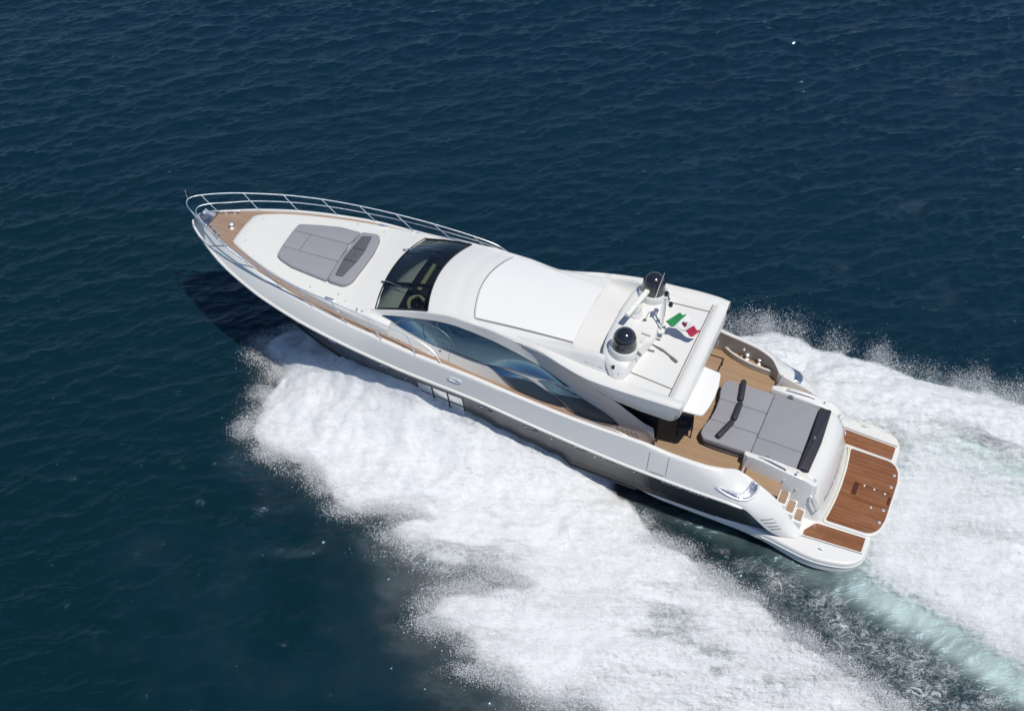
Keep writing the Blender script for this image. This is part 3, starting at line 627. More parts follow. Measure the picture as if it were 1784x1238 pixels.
# light mast, its lamps and the aerials
b = MB()
for dy in (-.07, .07): b.tube([(8.66, -.22 + dy, 4.72), (8.69, -.36 + dy, 5.5), (8.72, -.44 + dy, 6.0)], .022, 8)
b.tube([(8.72, -.66, 5.74), (8.68, -.42, 5.74), (8.50, -.30, 5.74)], .018, 6)
b.box((8.66, -.22, 4.74), (.22, .42, .05), .2); b.box((8.72, -.44, 6.0), (.12, .26, .03))
mast = part(b, 'light_mast', M_white, arch)
for c in ((8.72, -.44, 6.02), (8.74, -.66, 5.76), (8.50, -.30, 5.76)):
    b = MB(); b.lathe(c, [(.055, 0), (.07, .03), (.07, .13), (.05, .16), (0, .16)], 14); part(b, 'mast_lamp', M_black, mast)
b = MB(); b.tube([(9.24, -1.02, 4.9), (9.15, -1.05, 5.6), (9.03, -1.10, 6.32)], [.018, .014, .006], 6); b.lathe((9.24, -1.02, 4.88), [(.04, 0), (.03, .08), (0, .08)], 10); part(b, 'whip_antenna', M_chrome, arch)
b = MB(); b.tube([(9.27, -.30, 4.80), (9.20, -.25, 5.05), (9.13, -.14, 5.40)], .018, 6); b.lathe((9.27, -.30, 4.78), [(.07, 0), (.06, .05), (0, .06)], 12); part(b, 'aerial_stub', M_steel, arch)
b = MB(); b.box((9.0, .30, 4.86), (.3, .07, .07)); b.tube([(9.0, .45, 4.86), (9.0, .80, 4.90)], [.03, .06], 10); part(b, 'signal_horn', M_white, arch, bevel=.01)
for y in (.06, .62):
    b = MB(); b.box((8.74, y, 4.515), (.30, .07, .02), .12); part(b, 'deck_vent', M_dark)
b = MB(); b.tube([(8.94, .31, 4.53), (8.7, .36, 4.53), (8.4, .45, 4.535), (8.32, .47, 4.535), (8.1, .58, 4.535), (7.95, .67, 4.535), (7.78, .76, 4.53)], [.012, .02, .045, .03, .025, .055, .05], 6); part(b, 'deck_streak', M_dark)  # thin dark grey tube along a streak on the hardtop deck

# cockpit sole
sole_h = [(3.56, 1.4), (3.56, 2.34), (3.9, 2.36), (4.4, 2.30), (4.9, 2.29), (5.15, 2.5), (5.45, 2.85), (6.2, 2.98), (7.4, 3.0), (9.4, 2.9)]
b = MB(); b.prism(sole_h + [(x, -y) for x, y in sole_h[::-1]], lambda x, y: 1.795 if x > 4.0 else 1.795 - (4.0 - x) * .08, 1.6); part(b, 'cockpit_sole', M_teak, smooth=False)
for s in (1, -1):
    for x in (4.80, 4.97):
        b = MB(); b.box((x, s * 1.95, 1.80), (.05, .75, .012)); part(b, 'threshold_strip', M_wood)
rail_p = smooth_curve([(7.15, 3.02), (6.85, 2.83), (6.6, 2.71), (6.1, 2.57), (5.55, 2.51), (4.92, 2.49)], 5)
for s in (1, -1):
    o = [(x, y * s) for x, y in rail_p] + [(x, (y + .07) * s) for x, y in rail_p[::-1]]
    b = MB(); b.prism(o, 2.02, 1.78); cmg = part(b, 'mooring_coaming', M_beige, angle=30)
    b = MB(); b.tube([(x, (y + .035) * s, 2.03) for x, y in rail_p], .035, 8); part(b, 'coaming_cap', M_white, cmg)
    o = [(x, (y + .06) * s) for x, y in rail_p] + [(4.95, 2.58 * s), (5.2, 2.75 * s), (5.6, 3.0 * s), (6.5, 3.03 * s), (7.3, 3.05 * s)]
    b = MB(); b.prism(o, 1.93, 1.80); part(b, 'mooring_shelf', M_teak, smooth=False)
    for x, y in ((6.2, 2.84), (5.75, 2.80), (5.35, 2.80)):
        b = MB(); b.lathe((x, s * y, 1.93), [(.09, 0), (.09, .03), (.045, .05), (.04, .14), (.085, .18), (.08, .22), (.03, .25), (0, .25)], 18); part(b, 'mooring_bollard', M_chrome)
    b = MB(); b.tube([(5.6, s * 2.76, 1.99), (5.5, s * 2.74, 2.05), (5.3, s * 2.74, 2.05), (5.2, s * 2.76, 2.0)], .02, 6); part(b, 'deck_cleat', M_chrome)
    # chrome gate beside the sunbed
    b = MB(); b.tube([(4.84, s * 1.64, 1.80), (4.84, s * 1.64, 2.32), (4.82, s * 1.75, 2.36), (4.82, s * 2.25, 2.30), (4.82, s * 2.30, 2.2)], .018, 8); b.tube([(4.84, s * 1.72, 2.08), (4.82, s * 2.28, 2.06)], .012, 6); part(b, 'side_gate_rail', M_chrome)
    for x, y, z in ((6.35, 2.84, 2.28), (4.32, 2.36, 1.98)):
        b = MB(); b.lathe((x, s * y, z), [(.035, 0), (.04, .02), (.035, .05), (0, .07)], 10); part(b, 'deck_light', M_chrome)

# sunbed base, coamings, transom
front = smooth_curve([(4.95, 1.40), (5.8, 1.42), (6.35, 1.38), (6.55, 1.2), (6.52, .9), (6.43, .45), (6.40, 0)], 5)
outl = front + [(x, -y) for x, y in front[::-1][1:]] + [(3.0, -1.46), (3.0, 1.46)]
def shrink(o, k): return [((x - 4.8) * k + 4.8, y * k) for x, y in o]
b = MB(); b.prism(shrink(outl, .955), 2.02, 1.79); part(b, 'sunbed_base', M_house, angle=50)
b = MB(); b.prism(outl, 2.055, 1.95, .02); part(b, 'sunbed_plinth', M_leather, angle=50)
for s in (1, -1):
    o = smooth_curve([(4.97, 1.46), (4.97, 1.62), (4.75, 1.68), (4.2, 1.74), (3.6, 1.79), (2.95, 1.78), (2.62, 1.72)], 4) + [(2.5, 1.60), (2.52, 1.46), (3.2, 1.445)]
    b = MB(); b.prism([(x, y * s) for x, y in o], lambda x, y: float(np.interp(x, [2.5, 2.9, 3.5, 4.4, 4.97], [1.98, 2.24, 2.34, 2.42, 2.36])), .5, .035); cmg = part(b, 'sunbed_coaming', M_white, angle=50)
    b = MB(); b.tube([(4.48, s * 1.57, 2.40), (4.46, s * 1.57, 2.47), (4.40, s * 1.57, 2.49), (3.62, s * 1.61, 2.44), (3.56, s * 1.61, 2.42), (3.54, s * 1.61, 2.34)], .022, 8); part(b, 'handrail', M_chrome, cmg)
    b = MB(); b.box((4.28, s * 1.43, 2.30), (.16, .06, .10)); part(b, 'latch', M_steel, cmg, bevel=.01)
    for x, y, z in ((3.2, 1.62, 2.28), (2.62, 1.5, 2.06)):
        b = MB(); b.lathe((x, s * y, z), [(.03, 0), (.05, .02), (.045, .04), (0, .05)], 12); part(b, 'deck_ring', M_chrome, cmg)
    for x, z in ((3.55, 1.95), (3.1, 1.75)):
        b = MB(); b.lathe((x, s * 1.80, z), [(.0, .03), (.03, .03), (.035, 0)], 10); part(b, 'step_light', M_chrome, cmg)
    b = MB(); b.tube([(2.62, s * 1.76, 1.62), (2.58, s * 1.78, 1.60), (2.30, s * 1.80, 1.06), (2.30, s * 1.74, 1.02)], .025, 8); b.tube([(2.58, s * 1.69, 1.62), (2.26, s * 1.71, 1.04)], .02, 6); part(b, 'boarding_handle', M_chrome, cmg)
    # steps to the bathing platform
    for x, z, y0, y1 in ((3.41, 1.46, 1.76, 2.36), (3.11, 1.16, 1.78, 2.36), (2.80, .86, 1.78, 2.34)):
        o = round_poly([(x - .165, y0 - .02), (x + .17, y0 - .06), (x + .17, y1), (x - .165, y1 + .04)], .03)
        b = MB(); b.prism([(q[0], q[1] * s) for q in o], z, .45, .02); st = part(b, 'step', M_white, angle=50)
        o = round_poly([(x - .125, y0 + .05), (x + .115, y0 + .02), (x + .115, y1 - .08), (x - .125, y1 - .05)], .05)
        b = MB(); b.prism([(q[0], q[1] * s) for q in o], z + .012, z - .02); part(b, 'step_tread', M_teak_grey, st, smooth=False)
# curved transom door
b = MB(); rows = []
for x, z, hw in ((3.02, 2.10, 1.45), (2.86, 2.12, 1.46), (2.70, 2.07, 1.50), (2.58, 1.94, 1.55), (2.48, 1.74, 1.60), (2.38, 1.45, 1.64), (2.30, 1.18, 1.68), (2.24, .92, 1.71), (2.17, .72, 1.74), (2.10, .58, 1.76), (2.06, .49, 1.78)):
    k = min(1, (3.0 - x) * 1.6); r = [(3.1, hw + .03, z), (x + .34, hw + .02, z), (x + .14, hw - .01, z)]
    for u in np.linspace(.96, -.96, 21): r.append((x - k * .13 * (1 - u * u) + .06 * abs(u) ** 8, u * hw, z + .02 * (1 - u * u)))
    r += [(x + .14, -hw + .01, z), (x + .34, -hw - .02, z), (3.1, -hw - .03, z)]
    rows.append(r)
b.grid(rows); transom = part(b, 'transom_door', M_white, angle=60)
b = MB(); b.tube([(2.045 - .13 * (1 - u * u) + .06 * abs(u) ** 8 - .005, u * 1.78, .53) for u in np.linspace(-.96, .96, 25)], .018, 6); part(b, 'transom_moulding', mat('cream_gasket', (.70, .66, .45), .5), transom)

# bathing platform
half = smooth_curve([(.44, 1.7), (.44, 2.15), (.50, 2.6), (.86, 2.98), (1.6, 3.18), (2.2, 3.19), (2.9, 3.08), (3.7, 2.95), (5.2, 2.90), (6.6, 2.85), (7.4, 2.80), (8.0, 2.68)], 4)
o = half + [(x, -y) for x, y in half[::-1]]
o = [(x, y) for x, y in o]
b = MB(); b.prism(o, lambda x, y: .50, lambda x, y: float(np.interp(x, [2.5, 4.5], [.02, .24])), .09); plat = part(b, 'bathing_platform', M_white, angle=55)
for s in (1, -1):
    b = MB(); b.tube([(x, s * y, .30) for x, y in half if x < 4], .03, 6); part(b, 'platform_fender', M_white, plat)
cen = [(.14, 0), (.14, .9), (.22, 1.35), (.40, 1.62), (.62, 1.72), (2.04, 1.75), (1.99, 1.4), (1.93, .8), (1.905, 0)]
cen = cen + [(x, -y) for x, y in cen[1:-1][::-1]]
cen = [(x, y) for x, y in cen]
b = MB(); b.prism(round_poly(cen, .12, 3), .565, .3, .03); lift = part(b, 'lifting_platform', M_white, plat, angle=55)
def scaled(o, sx, sy, cx): return [((x - cx) * sx + cx, y * sy) for x, y in o]
b = MB(); b.prism(round_poly(scaled(cen, .935, .945, 1.06), .1, 3), .578, .55, .006); part(b, 'platform_teak', M_teak_red, lift, angle=30)
b = MB(); b.box((1.42, -.02, .580), (.16, .55, .012)); b.box((.28, .06, .580), (.08, .34, .012)); b.box((.85, .42, .5795), (1.1, .014, .012)); b.box((.85, -.26, .5795), (1.1, .014, .012)); part(b, 'platform_hatch', mat('dark_oiled_teak', (.075, .02, .009), .4), lift)
for x, y in ((.36, -1.09), (.35, -.56), (.35, .49), (.35, 1.03), (1.17, -.26), (.83, -.24), (.47, -.20), (.75, .54)):
    b = MB(); rr = .055 if x < .4 else .035; b.lathe((x, y, .578), [(rr, 0), (rr, .012), (rr * .7, .016), (rr * .6, .008), (0, .008)], 14); part(b, 'platform_fitting', M_chrome, lift)
for s in (1, -1):
    b = MB(); b.prism(round_poly([(.60, s * 1.78), (.60, s * 2.37), (2.48, s * 2.46), (2.50, s * 2.28), (2.26, s * 1.90), (2.20, s * 1.84)], .04), .515, .48, .006); part(b, 'platform_teak', M_teak_red, plat, angle=30)
    b = MB(); b.tube([(.55, s * 2.43, .515), (2.52, s * 2.53, .515)], .012, 5); part(b, 'lip_shadow', M_dark, plat)  # dark line standing in for the shadow along a raised lip
    b = MB(); b.tube([(1.72, s * 2.82, .545), (1.80, s * 2.82, .58), (1.88, s * 2.82, .545)], .018, 6); part(b, 'platform_cleat', M_chrome, plat)

# chrome fairlead on each quarter, gill slots, topside fittings
for s in (1, -1):
    cap = [(5.40, 2.13), (5.20, 2.03), (4.95, 1.94), (4.70, 1.89), (4.45, 1.88), (4.25, 1.92), (4.19, 1.98), (4.28, 2.06), (4.42, 2.09), (4.52, 2.03), (4.66, 1.99), (4.85, 2.03), (5.05, 2.08), (5.25, 2.13)]
    cp = smooth_curve(cap + [cap[0]], 3)
    def surf(x, z, off): return (x, s * (hull_y(x, z) + off), z + off * .4)
    b = MB(); b.tube([surf(x, z, .02) for x, z in cp], .03, 6); fl = part(b, 'fairlead_rim', M_chrome)
    b = MB(); cx, cz = 4.70, 1.975
    rows = [[surf(cx + (x - cx) * k, cz + (z - cz) * k, h) for x, z in cp] for k, h in ((1, .012), (.75, .03), (.5, .03), (.2, .02))]
    b.grid(rows); part(b, 'fairlead', M_steel, fl)
    b = MB()
    for (xa_, za_, xb_, zb_) in ((3.83, 1.27, 3.47, 1.25), (3.70, 1.14, 3.35, 1.12), (3.57, .99, 3.25, .98), (3.45, .87, 3.17, .86)):
        pts = []
        for t in np.linspace(0, 1, 8):
            x = xa_ + (xb_ - xa_) * t; yi, zi = sheer(x); yo, zo = rub(x); zq = min(max(za_ + (zb_ - za_) * t, zo + .02), zi - .02); pts.append((x, s * (hull_y(x, zq) + .0), zq))
        b.tube(pts, .016, 5)
    part(b, 'air_gill', M_dark)
    b = MB()
    for x in (7.68, 7.05): b.tube([(x, s * (hull_y(x, z) + .003), z) for z in np.linspace(1.86, 2.66, 10)], .008, 5)
    b.tube([(x, s * (hull_y(x, 1.88) + .004), 1.86) for x in np.linspace(7.6, 7.1, 6)], .012, 5)
    part(b, 'gate_joint', M_dark)
    # mooring eye amidships
    b = MB(); rows = []
    for k, h in ((1, 0), (.92, .035), (.7, .04), (.6, .012), (0.05, .01)):
        rows.append([surf(14.47 + .26 * k * math.cos(a), 2.88 + .075 * k * math.sin(a), h) for a in np.linspace(0, 2 * math.pi, 25)[:-1]])
    b.grid(rows, closed=True); part(b, 'mooring_eye', M_chrome)
    # portholes
    for x0, z0 in ((20.92, 1.85), (19.17, 2.20), (17.07, 2.14), (13.36, 1.95), (11.73, 1.80), (9.98, 1.72), (8.99, 1.64)):
        b = MB(); b.grid([[surf(x0 + .27 * k * math.cos(a), z0 + .11 * k * math.sin(a), h) for a in np.linspace(0, 2 * math.pi, 25)[:-1]] for k, h in ((1, .006), (.5, .006), (.03, .006))], closed=True); ph = part(b, 'porthole', M_black, hull)
        b = MB(); b.tube([surf(x0 + .19 * math.cos(a), z0 + .075 * math.sin(a), .018) for a in np.linspace(-.2, 2.2, 12)], .016, 5); part(b, 'rim_highlight', M_chrome, ph)  # partial chrome rim, an arc shaped as the white crescent highlight
    for x, z in ((16.35, 1.9), (11.0, 1.62), (9.45, 1.5), (8.1, 1.42)):
        b = MB(); b.grid([[surf(x + .03 * k * math.cos(a), z + .03 * k * math.sin(a), .012) for a in np.linspace(0, 2 * math.pi, 11)[:-1]] for k in (1, .05)], closed=True); part(b, 'hull_outlet', M_chrome, hull)
    # three tall windows, two panes each
    b = MB(); b.grid([[surf(x, z, .004) for x in np.linspace(16.02, 14.18, 16)] for z in np.linspace(2.12, .86, 10)]); hw = part(b, 'hull_window', M_black, hull)
    M_pane = bpy.data.materials.get('mirror_pane') or mat('mirror_pane', (.72, .74, .75), .10, .9)
    for x0 in (15.88, 15.30, 14.73):
        for za, zb_ in ((2.04, 1.53), (1.45, .93)):
            b = MB(); b.grid([[surf(x0 - .50 * u, za + (zb_ - za) * v, .012) for u in np.linspace(0, 1, 6)] for v in np.linspace(0, 1, 5)]); part(b, 'window_pane', M_pane, hw)

# bow: stainless plate, anchor gear, cleats
for s in (1, -1):
    b = MB(); rows = []
    for x in np.linspace(25.0, 25.84, 10):
        xr = x + (x - 24) / 1.85 * .25; y0, z0 = sheer(x); y1, z1 = rub(xr); ta = float(np.interp(x, [25.0, 25.35, 25.84], [.90, .08, .06]))
        rows.append([(x + (xr - x) * t, s * (y0 + (y1 - y0) * t + .008), z0 + (z1 - z0) * t + .004) for t in np.linspace(ta, .93, 6)])
    b.grid(rows); part(b, 'stem_plate', M_steel)
b = MB(); b.prism([(25.22, .40), (25.22, -.40), (25.5, -.26), (25.78, -.06), (25.78, .06), (25.5, .26)], 3.43, 3.36, .01); part(b, 'bow_plate', M_steel)
b = MB(); b.box((25.42, -.1, 3.50), (.4, .14, .12)); b.tube([(25.62, -.2, 3.52), (25.62, .02, 3.52)], .06, 12); part(b, 'bow_roller', M_chrome, bevel=.02)
b = MB(); b.lathe((24.42, .13, 3.36), [(.10, 0), (.10, .04), (.055, .06), (.05, .15), (.08, .18), (.08, .22), (.04, .25), (0, .25)], 24); part(b, 'windlass', M_chrome)
for s in (1, -1):
    b = MB(); y = .46
    b.tube([(25.16, s * (y - .10), 3.46), (25.0, s * y, 3.47), (24.7, s * (y + .15), 3.47), (24.55, s * (y + .22), 3.46)], .024, 6)
    for x, yy in ((25.0, y), (24.72, y + .14)): b.lathe((x, s * yy, 3.36), [(.05, 0), (.035, .04), (.03, .11), (0, .12)], 10)
    part(b, 'bow_cleat', M_chrome)
    for x, y, z in ((23.55, .62, 3.535), (22.9, 1.2, 3.5), (19.35, 1.72, 3.63), (19.0, 1.9, 3.6), (20.4, 1.75, 3.58)):
        b = MB(); b.lathe((x, s * y, z - .02), [(.026, 0), (.026, .03), (0, .04)], 8); part(b, 'roof_fitting', M_chrome)
    b = MB(); b.box((19.55, s * 2.02, 3.56), (.34, .12, .08), -s * .05); part(b, 'side_vent', M_chrome, bevel=.02)
    b = MB()
    for x in (18.45, 18.25): b.lathe((x, s * 2.13, 3.60), [(.05, 0), (.04, .06), (0, .07)], 10)
    part(b, 'filler_cap', M_chrome)

# bow rail: one object per side with its stanchions
top_h = [(26.22, 0.0, 3.93), (26.16, .16, 3.93), (25.95, .37, 3.93), (25.4, .72, 3.94), (24.67, 1.09, 3.94), (23.3, 1.64, 3.93), (21.98, 2.02, 3.92), (20.6, 2.27, 3.92), (19.17, 2.43, 3.92), (17.7, 2.56, 3.88), (16.2, 2.66, 3.78), (15.45, 2.74, 3.62), (15.05, 2.86, 3.30)]
mid_h = [(25.88, 0.0, 3.66), (25.82, .16, 3.66), (25.55, .42, 3.66), (25.1, .68, 3.66), (24.2, 1.20, 3.66), (22.9, 1.72, 3.66), (21.6, 2.08, 3.65), (20.2, 2.34, 3.64), (18.7, 2.54, 3.63), (17.2, 2.68, 3.58), (15.9, 2.78, 3.50), (15.3, 2.80, 3.42)]
for s in (1, -1):
    b = MB(); b.tube([(x, s * y, z) for x, y, z in smooth_curve(top_h, 6)], .021, 8); br = part(b, 'bow_rail', M_chrome)
    b = MB(); b.tube([(x, s * y, z) for x, y, z in smooth_curve(mid_h, 6)], .016, 6); part(b, 'mid_rail', M_chrome, br)
    tc = np.array(smooth_curve(top_h, 20))
    for x in (25.3, 24.03, 22.72, 21.37, 20.0, 18.62, 17.25, 15.95):
        j = int(np.argmin(np.abs(tc[:, 0] - (x + .60 if x > 17 else x + .45)))); yb, zb = sheer(x)
        b = MB(); b.tube([(x, s * (yb - .05), zb - .01), (tc[j, 0], s * tc[j, 1], tc[j, 2])], .016, 6); b.lathe((x, s * (yb - .05), zb + .01), [(.05, 0), (.045, .02), (.02, .03)], 10); part(b, 'stanchion', M_chrome, br)
b = MB(); b.tube([(26.2, 0, 3.90), (26.23, 0, 4.1), (26.26, 0, 4.36)], .012, 6); part(b, 'bow_staff', M_chrome)
# side deck grab rail further aft
for s in (1, -1):
    b = MB(); hp = [(10.4, 2.93, 2.93), (10.2, 2.92, 2.99), (9.6, 2.93, 2.98), (8.9, 2.93, 2.96), (8.5, 2.93, 2.88)]
    b.tube([(x, s * y, z) for x, y, z in smooth_curve(hp, 6)], .013, 6); part(b, 'grab_rail', M_chrome)

# lettering
def letters(name, text, size, fn, mt, parent=None, spacing=1.0):
    cu = bpy.data.curves.new(name, 'FONT'); cu.body = text; cu.size = size; cu.align_x = 'CENTER'; cu.align_y = 'CENTER'; cu.space_character = spacing; cu.resolution_u = 2
    t = bpy.data.objects.new(name, cu); C.objects.link(t); dg = bpy.context.evaluated_depsgraph_get(); dg.update()
    me = bpy.data.meshes.new_from_object(t.evaluated_get(dg)); bpy.data.objects.remove(t)
    bm = bmesh.new(); bm.from_mesh(me); bmesh.ops.triangulate(bm, faces=bm.faces); bmesh.ops.subdivide_edges(bm, edges=[e for e in bm.edges if e.calc_length() > size * .5], cuts=1)
    for v in bm.verts: v.co = Vector(fn(v.co.x, v.co.y))
    bm.to_mesh(me); bm.free(); me.materials.append(mt); o = bpy.data.objects.new(name, me); C.objects.link(o); o.parent = parent or yacht; return o
letters('registration', 'ROMA 1A5570', .23, lambda u, v: (6.38 - u, hull_y(6.38 - u, 1.47 + v) + .012, 1.47 + v), M_letter_w, hull, 1.1)
letters('registration', 'ROMA 1A5570', .23, lambda u, v: (6.38 + u, -hull_y(6.38 + u, 1.47 + v) - .012, 1.47 + v), M_letter_w, hull, 1.1)
def on_transom(u, v):
    z = 1.02 + v; y = -u; hw = float(np.interp(z, [.92, 1.18], [1.71, 1.68])); x = float(np.interp(z, [.72, .92, 1.18, 1.45], [2.17, 2.24, 2.30, 2.38])); q = y / hw
    return (x - .13 * (1 - q * q) - .012, y, z)
letters('stern_name', 'MASTER QUEEN ROMA', .20, on_transom, M_letter_g, transom, 1.28)

# furniture glimpsed under the hardtop: dark chair, low table
def place(mb, name, mt, loc, label, cat, group=None, **kw):
    o = mb.build(name, mt, None, loc=loc, **kw); return tag(o, label, cat, group)
def empty_thing(name, loc, label, cat, rz=0):
    o = bpy.data.objects.new(name, None); C.objects.link(o); o.matrix_world = BOAT @ Matrix.Translation(loc) @ Matrix.Rotation(rz, 4, 'Z'); o.empty_display_size = .2
    return tag(o, label, cat)
ch = empty_thing('armchair', (7.12, 1.05, 1.797), 'black padded armchair on the teak under the aft edge of the hardtop', 'chair', .25)
b = MB(); b.box((0, 0, .42), (.52, .55, .10)); b.build('seat', M_leather, ch, bevel=.03)
b = MB(); b.tube([(-.02, -.28, .74), (.2, -.24, .76), (.27, 0, .78), (.2, .24, .76), (-.02, .28, .74)], .055, 8); b.build('backrest', M_leather, ch)
for x in (-.22, .22):
    for y in (-.24, .24):
        b = MB(); b.tube([(x, y, 0), (x, y, .74 if x > 0 else .72)], .022, 6); b.build('leg', M_black, ch)
tb = empty_thing('coffee_table', (7.22, -1.98, 1.797), 'low square teak table with black frame beside the white flap', 'table', .0)
b = MB(); b.box((0, 0, .30), (.62, .62, .03)); b.build('tabletop', M_teak, tb)
b = MB()
for c, d in (((0, .33, .30), (.70, .04, .07)), ((0, -.33, .30), (.70, .04, .07)), ((.33, 0, .30), (.04, .62, .07)), ((-.33, 0, .30), (.04, .62, .07))): b.box(c, d)
b.build('frame', M_black, tb)
for x in (-.32, .32):
    for y in (-.32, .32):
        b = MB(); b.box((x, y, .14), (.04, .04, .28)); b.build('leg', M_black, tb)

# ------------------------------------------------------------------ cushions
G1 = 'sunbed mattresses behind the hardtop'
def pad(name, o, zb, h, mt, label, cat, group, rr=.05, ch=.035, tilt=None):
    cx = sum(p[0] for p in o) / len(o); cy = sum(p[1] for p in o) / len(o)
    zf = tilt if tilt else (lambda x, y: zb)
    b = MB(); b.prism(round_poly(o, rr, 4), lambda x, y: zf(x, y) + h, zf, ch)
    return place(b, name, mt, (cx, cy, zf(cx, cy)), label, cat, group, angle=60)
g = .006
def fx(y): return float(np.interp(abs(y), [0, .45, .9, 1.2, 1.36], [6.42, 6.45, 6.54, 6.57, 6.40]))
def strip_o(y0, y1, x0): return [(x0, y0), (x0, y1)] + [(fx(y1 + (y0 - y1) * t), y1 + (y0 - y1) * t) for t in np.linspace(0, 1, 6)]
pad('mattress', strip_o(.50 + g, 1.40, 4.83), 2.055, .15, M_cush, 'grey mattress with a rounded corner, beside the port coaming nearest the chair', 'mattress', G1)
pad('mattress', strip_o(-.48 + g, .50 - g, 4.83), 2.055, .15, M_cush, 'grey middle mattress between the other two of the forward row', 'mattress', G1)
pad('mattress', strip_o(-1.40, -.48 - g, 4.83), 2.055, .15, M_cush, 'grey mattress at the starboard end of the row under the bolsters', 'mattress', G1)
pad('mattress', [(4.82, .62 + g), (4.82, 1.40), (3.30, 1.40), (3.30, .66 + g)], 2.055, .15, M_cush, 'narrow grey mattress along the port coaming handrail beside the slate headrest', 'mattress', G1)
pad('mattress', [(4.82, -1.42), (4.82, .62 - g), (3.30, .66 - g), (3.32, -1.42)], 2.055, .15, M_cush, 'largest wide grey mattress in front of the slate headrest on the stern', 'mattress', G1)
hd = pad('headrest_cushion', [(3.29, -1.42), (3.24, 0), (3.27, 1.38), (2.90, 1.34), (2.84, 0), (2.90, -1.46)], 2.09, .19, M_leather, 'long slate grey headrest cushion across the aft end of the sunbed', 'cushion', None, .06, .06)
b = MB(); b.tube([(.0, .08, .2), (.04, .0, .2), (.0, -.08, .2)], .01, 5); b.tube([(-.04, .05, .2), (.0, .0, .2), (.05, -.06, .2)], .01, 5); b.build('emblem', M_cush, hd)
G2 = 'bolster rolls across the aft sunbed'
for (p, q, lab) in (((5.93, -1.48), (5.76, -.56), 'dark bolster roll farthest to starboard, lying across the grey mattress'), ((5.74, -.50), (5.72, .34), 'dark bolster roll between the other two on the sunbed'), ((5.73, .40), (5.98, 1.26), 'dark bolster roll nearest the port edge of the sunbed')):
    p = Vector((*p, 2.30)); q = Vector((*q, 2.30)); d = (q - p).normalized(); L = (q - p).length
    st = [0, .012, .03, .06, .09, L - .09, L - .06, L - .03, L - .012, L]; rd = [.03, .06, .083, .095, .10, .10, .095, .083, .06, .03]
    b = MB(); b.tube([p + d * t for t in st], rd, 18); place(b, 'bolster', M_leather, tuple((p + q) / 2), lab, 'bolster', G2, angle=70)
# foredeck sunbed
G3 = 'grey foredeck sunbed cushions'
def roofz(x, y):
    ye, ze = belt(min(x, 24.0)); zc = float(np.interp(x, [17.2, 18.15, 19, 20, 22, 24], [4.0, 3.88, 3.75, 3.67, 3.58, 3.50])); t = min(1, abs(y) / max(ye - .06, .1))
    return ze + .006 + (zc - ze) * (1 - t * t)
def rz_(x, y): return roofz(x, y) - .012
pad('mattress', [(22.21, -.80), (22.24, -.42 - g), (20.10, -.50 - g), (20.02, -1.26), (20.8, -1.25), (21.47, -1.06)], 0, .13, M_cush, 'long grey foredeck mattress on the starboard side of the sunbed', 'mattress', G3, .08, .04, rz_)
pad('mattress', [(22.24, -.42 + g), (22.20, .47 - g), (21.55, .47 - g), (21.57, -.44 + g)], 0, .13, M_cush, 'small square grey mattress at the front middle of the foredeck sunbed', 'mattress', G3, .03, .04, rz_)
pad('mattress', [(21.56, -.44 + g), (21.54, .47 - g), (20.04, .44 - g), (20.10, -.50 + g)], 0, .13, M_cush, 'grey middle foredeck mattress reaching the slate headrest', 'mattress', G3, .03, .04, rz_)
pad('mattress', [(22.20, .47 + g), (22.15, .90), (21.96, 1.04), (21.42, 1.22), (19.99, 1.38), (20.04, .44 + g)], 0, .13, M_cush, 'long grey foredeck mattress along the port side of the sunbed', 'mattress', G3, .08, .04, rz_)
b = MB(); b.prism(round_poly([(20.01, -1.26), (19.40, -1.38), (19.22, -1.16), (19.08, -.4), (19.08, .32), (19.13, 1.16), (19.33, 1.40), (19.97, 1.38), (20.03, .44)], .14, 4), lambda x, y: rz_(x, y) + .16, rz_, .05)
hb = place(b, 'headrest_cushion', M_cush, (19.55, 0, 3.6), 'grey curved foredeck headrest with a slate inset', 'cushion', None, angle=60)
b = MB(); b.prism(round_poly([(19.86, -1.03), (19.52, -1.14), (19.39, -.34), (19.40, .31), (19.53, 1.1), (19.80, 1.1), (19.90, .2)], .06, 4), lambda x, y: rz_(x, y) + .178, lambda x, y: rz_(x, y) + .1, .015)
b.v = [(x - 19.55, y, z - 3.6) for x, y, z in b.v]; ins = b.build('inset_pad', M_cushd, hb, angle=60)
b = MB()
for y in (-.34, .32): b.tube([(x - 19.55, y, rz_(x, y) + .178 - 3.6) for x in (19.88, 19.6, 19.40)], .008, 5)
b.tube([(19.62 - 19.55, -.06, rz_(19.62, 0) + .18 - 3.6), (19.58 - 19.55, .02, rz_(19.6, 0) + .18 - 3.6), (19.64 - 19.55, .07, rz_(19.6, 0) + .18 - 3.6)], .008, 5)
b.build('seam', M_seam, ins)

# flag streaming aft from the mast, small pennant at the bow
loA = [(8.56, -.19, 5.15), (8.42, -.18, 5.06), (8.27, -.21, 5.03), (8.08, -.17, 5.05), (7.89, -.17, 5.0), (7.74, -.15, 4.93), (7.59, -.18, 4.9)]
upA = [(8.21, -.47, 5.45), (8.10, -.52, 5.36), (7.99, -.53, 5.35), (7.82, -.44, 5.30), (7.65, -.33, 5.2), (7.53, -.36, 5.07), (7.42, -.38, 5.0)]
LA = smooth_curve(loA, 4); UA = smooth_curve(upA, 4)
b = MB(); cols = []
rows = []
for v in np.linspace(0, 1, 9):
    rows.append([tuple(np.add(lerp(LA[i], UA[i], v), (0, 0, .045 * math.sin(i * .8 + v * 2.2) * min(1, i / 5)))) for i in range(len(LA))])
n = len(LA); b.grid(rows)
b.m = []
for r in range(8):
    for i in range(n - 1): b.m.append(0 if i < 8 else (1 if i < 16 else 2))
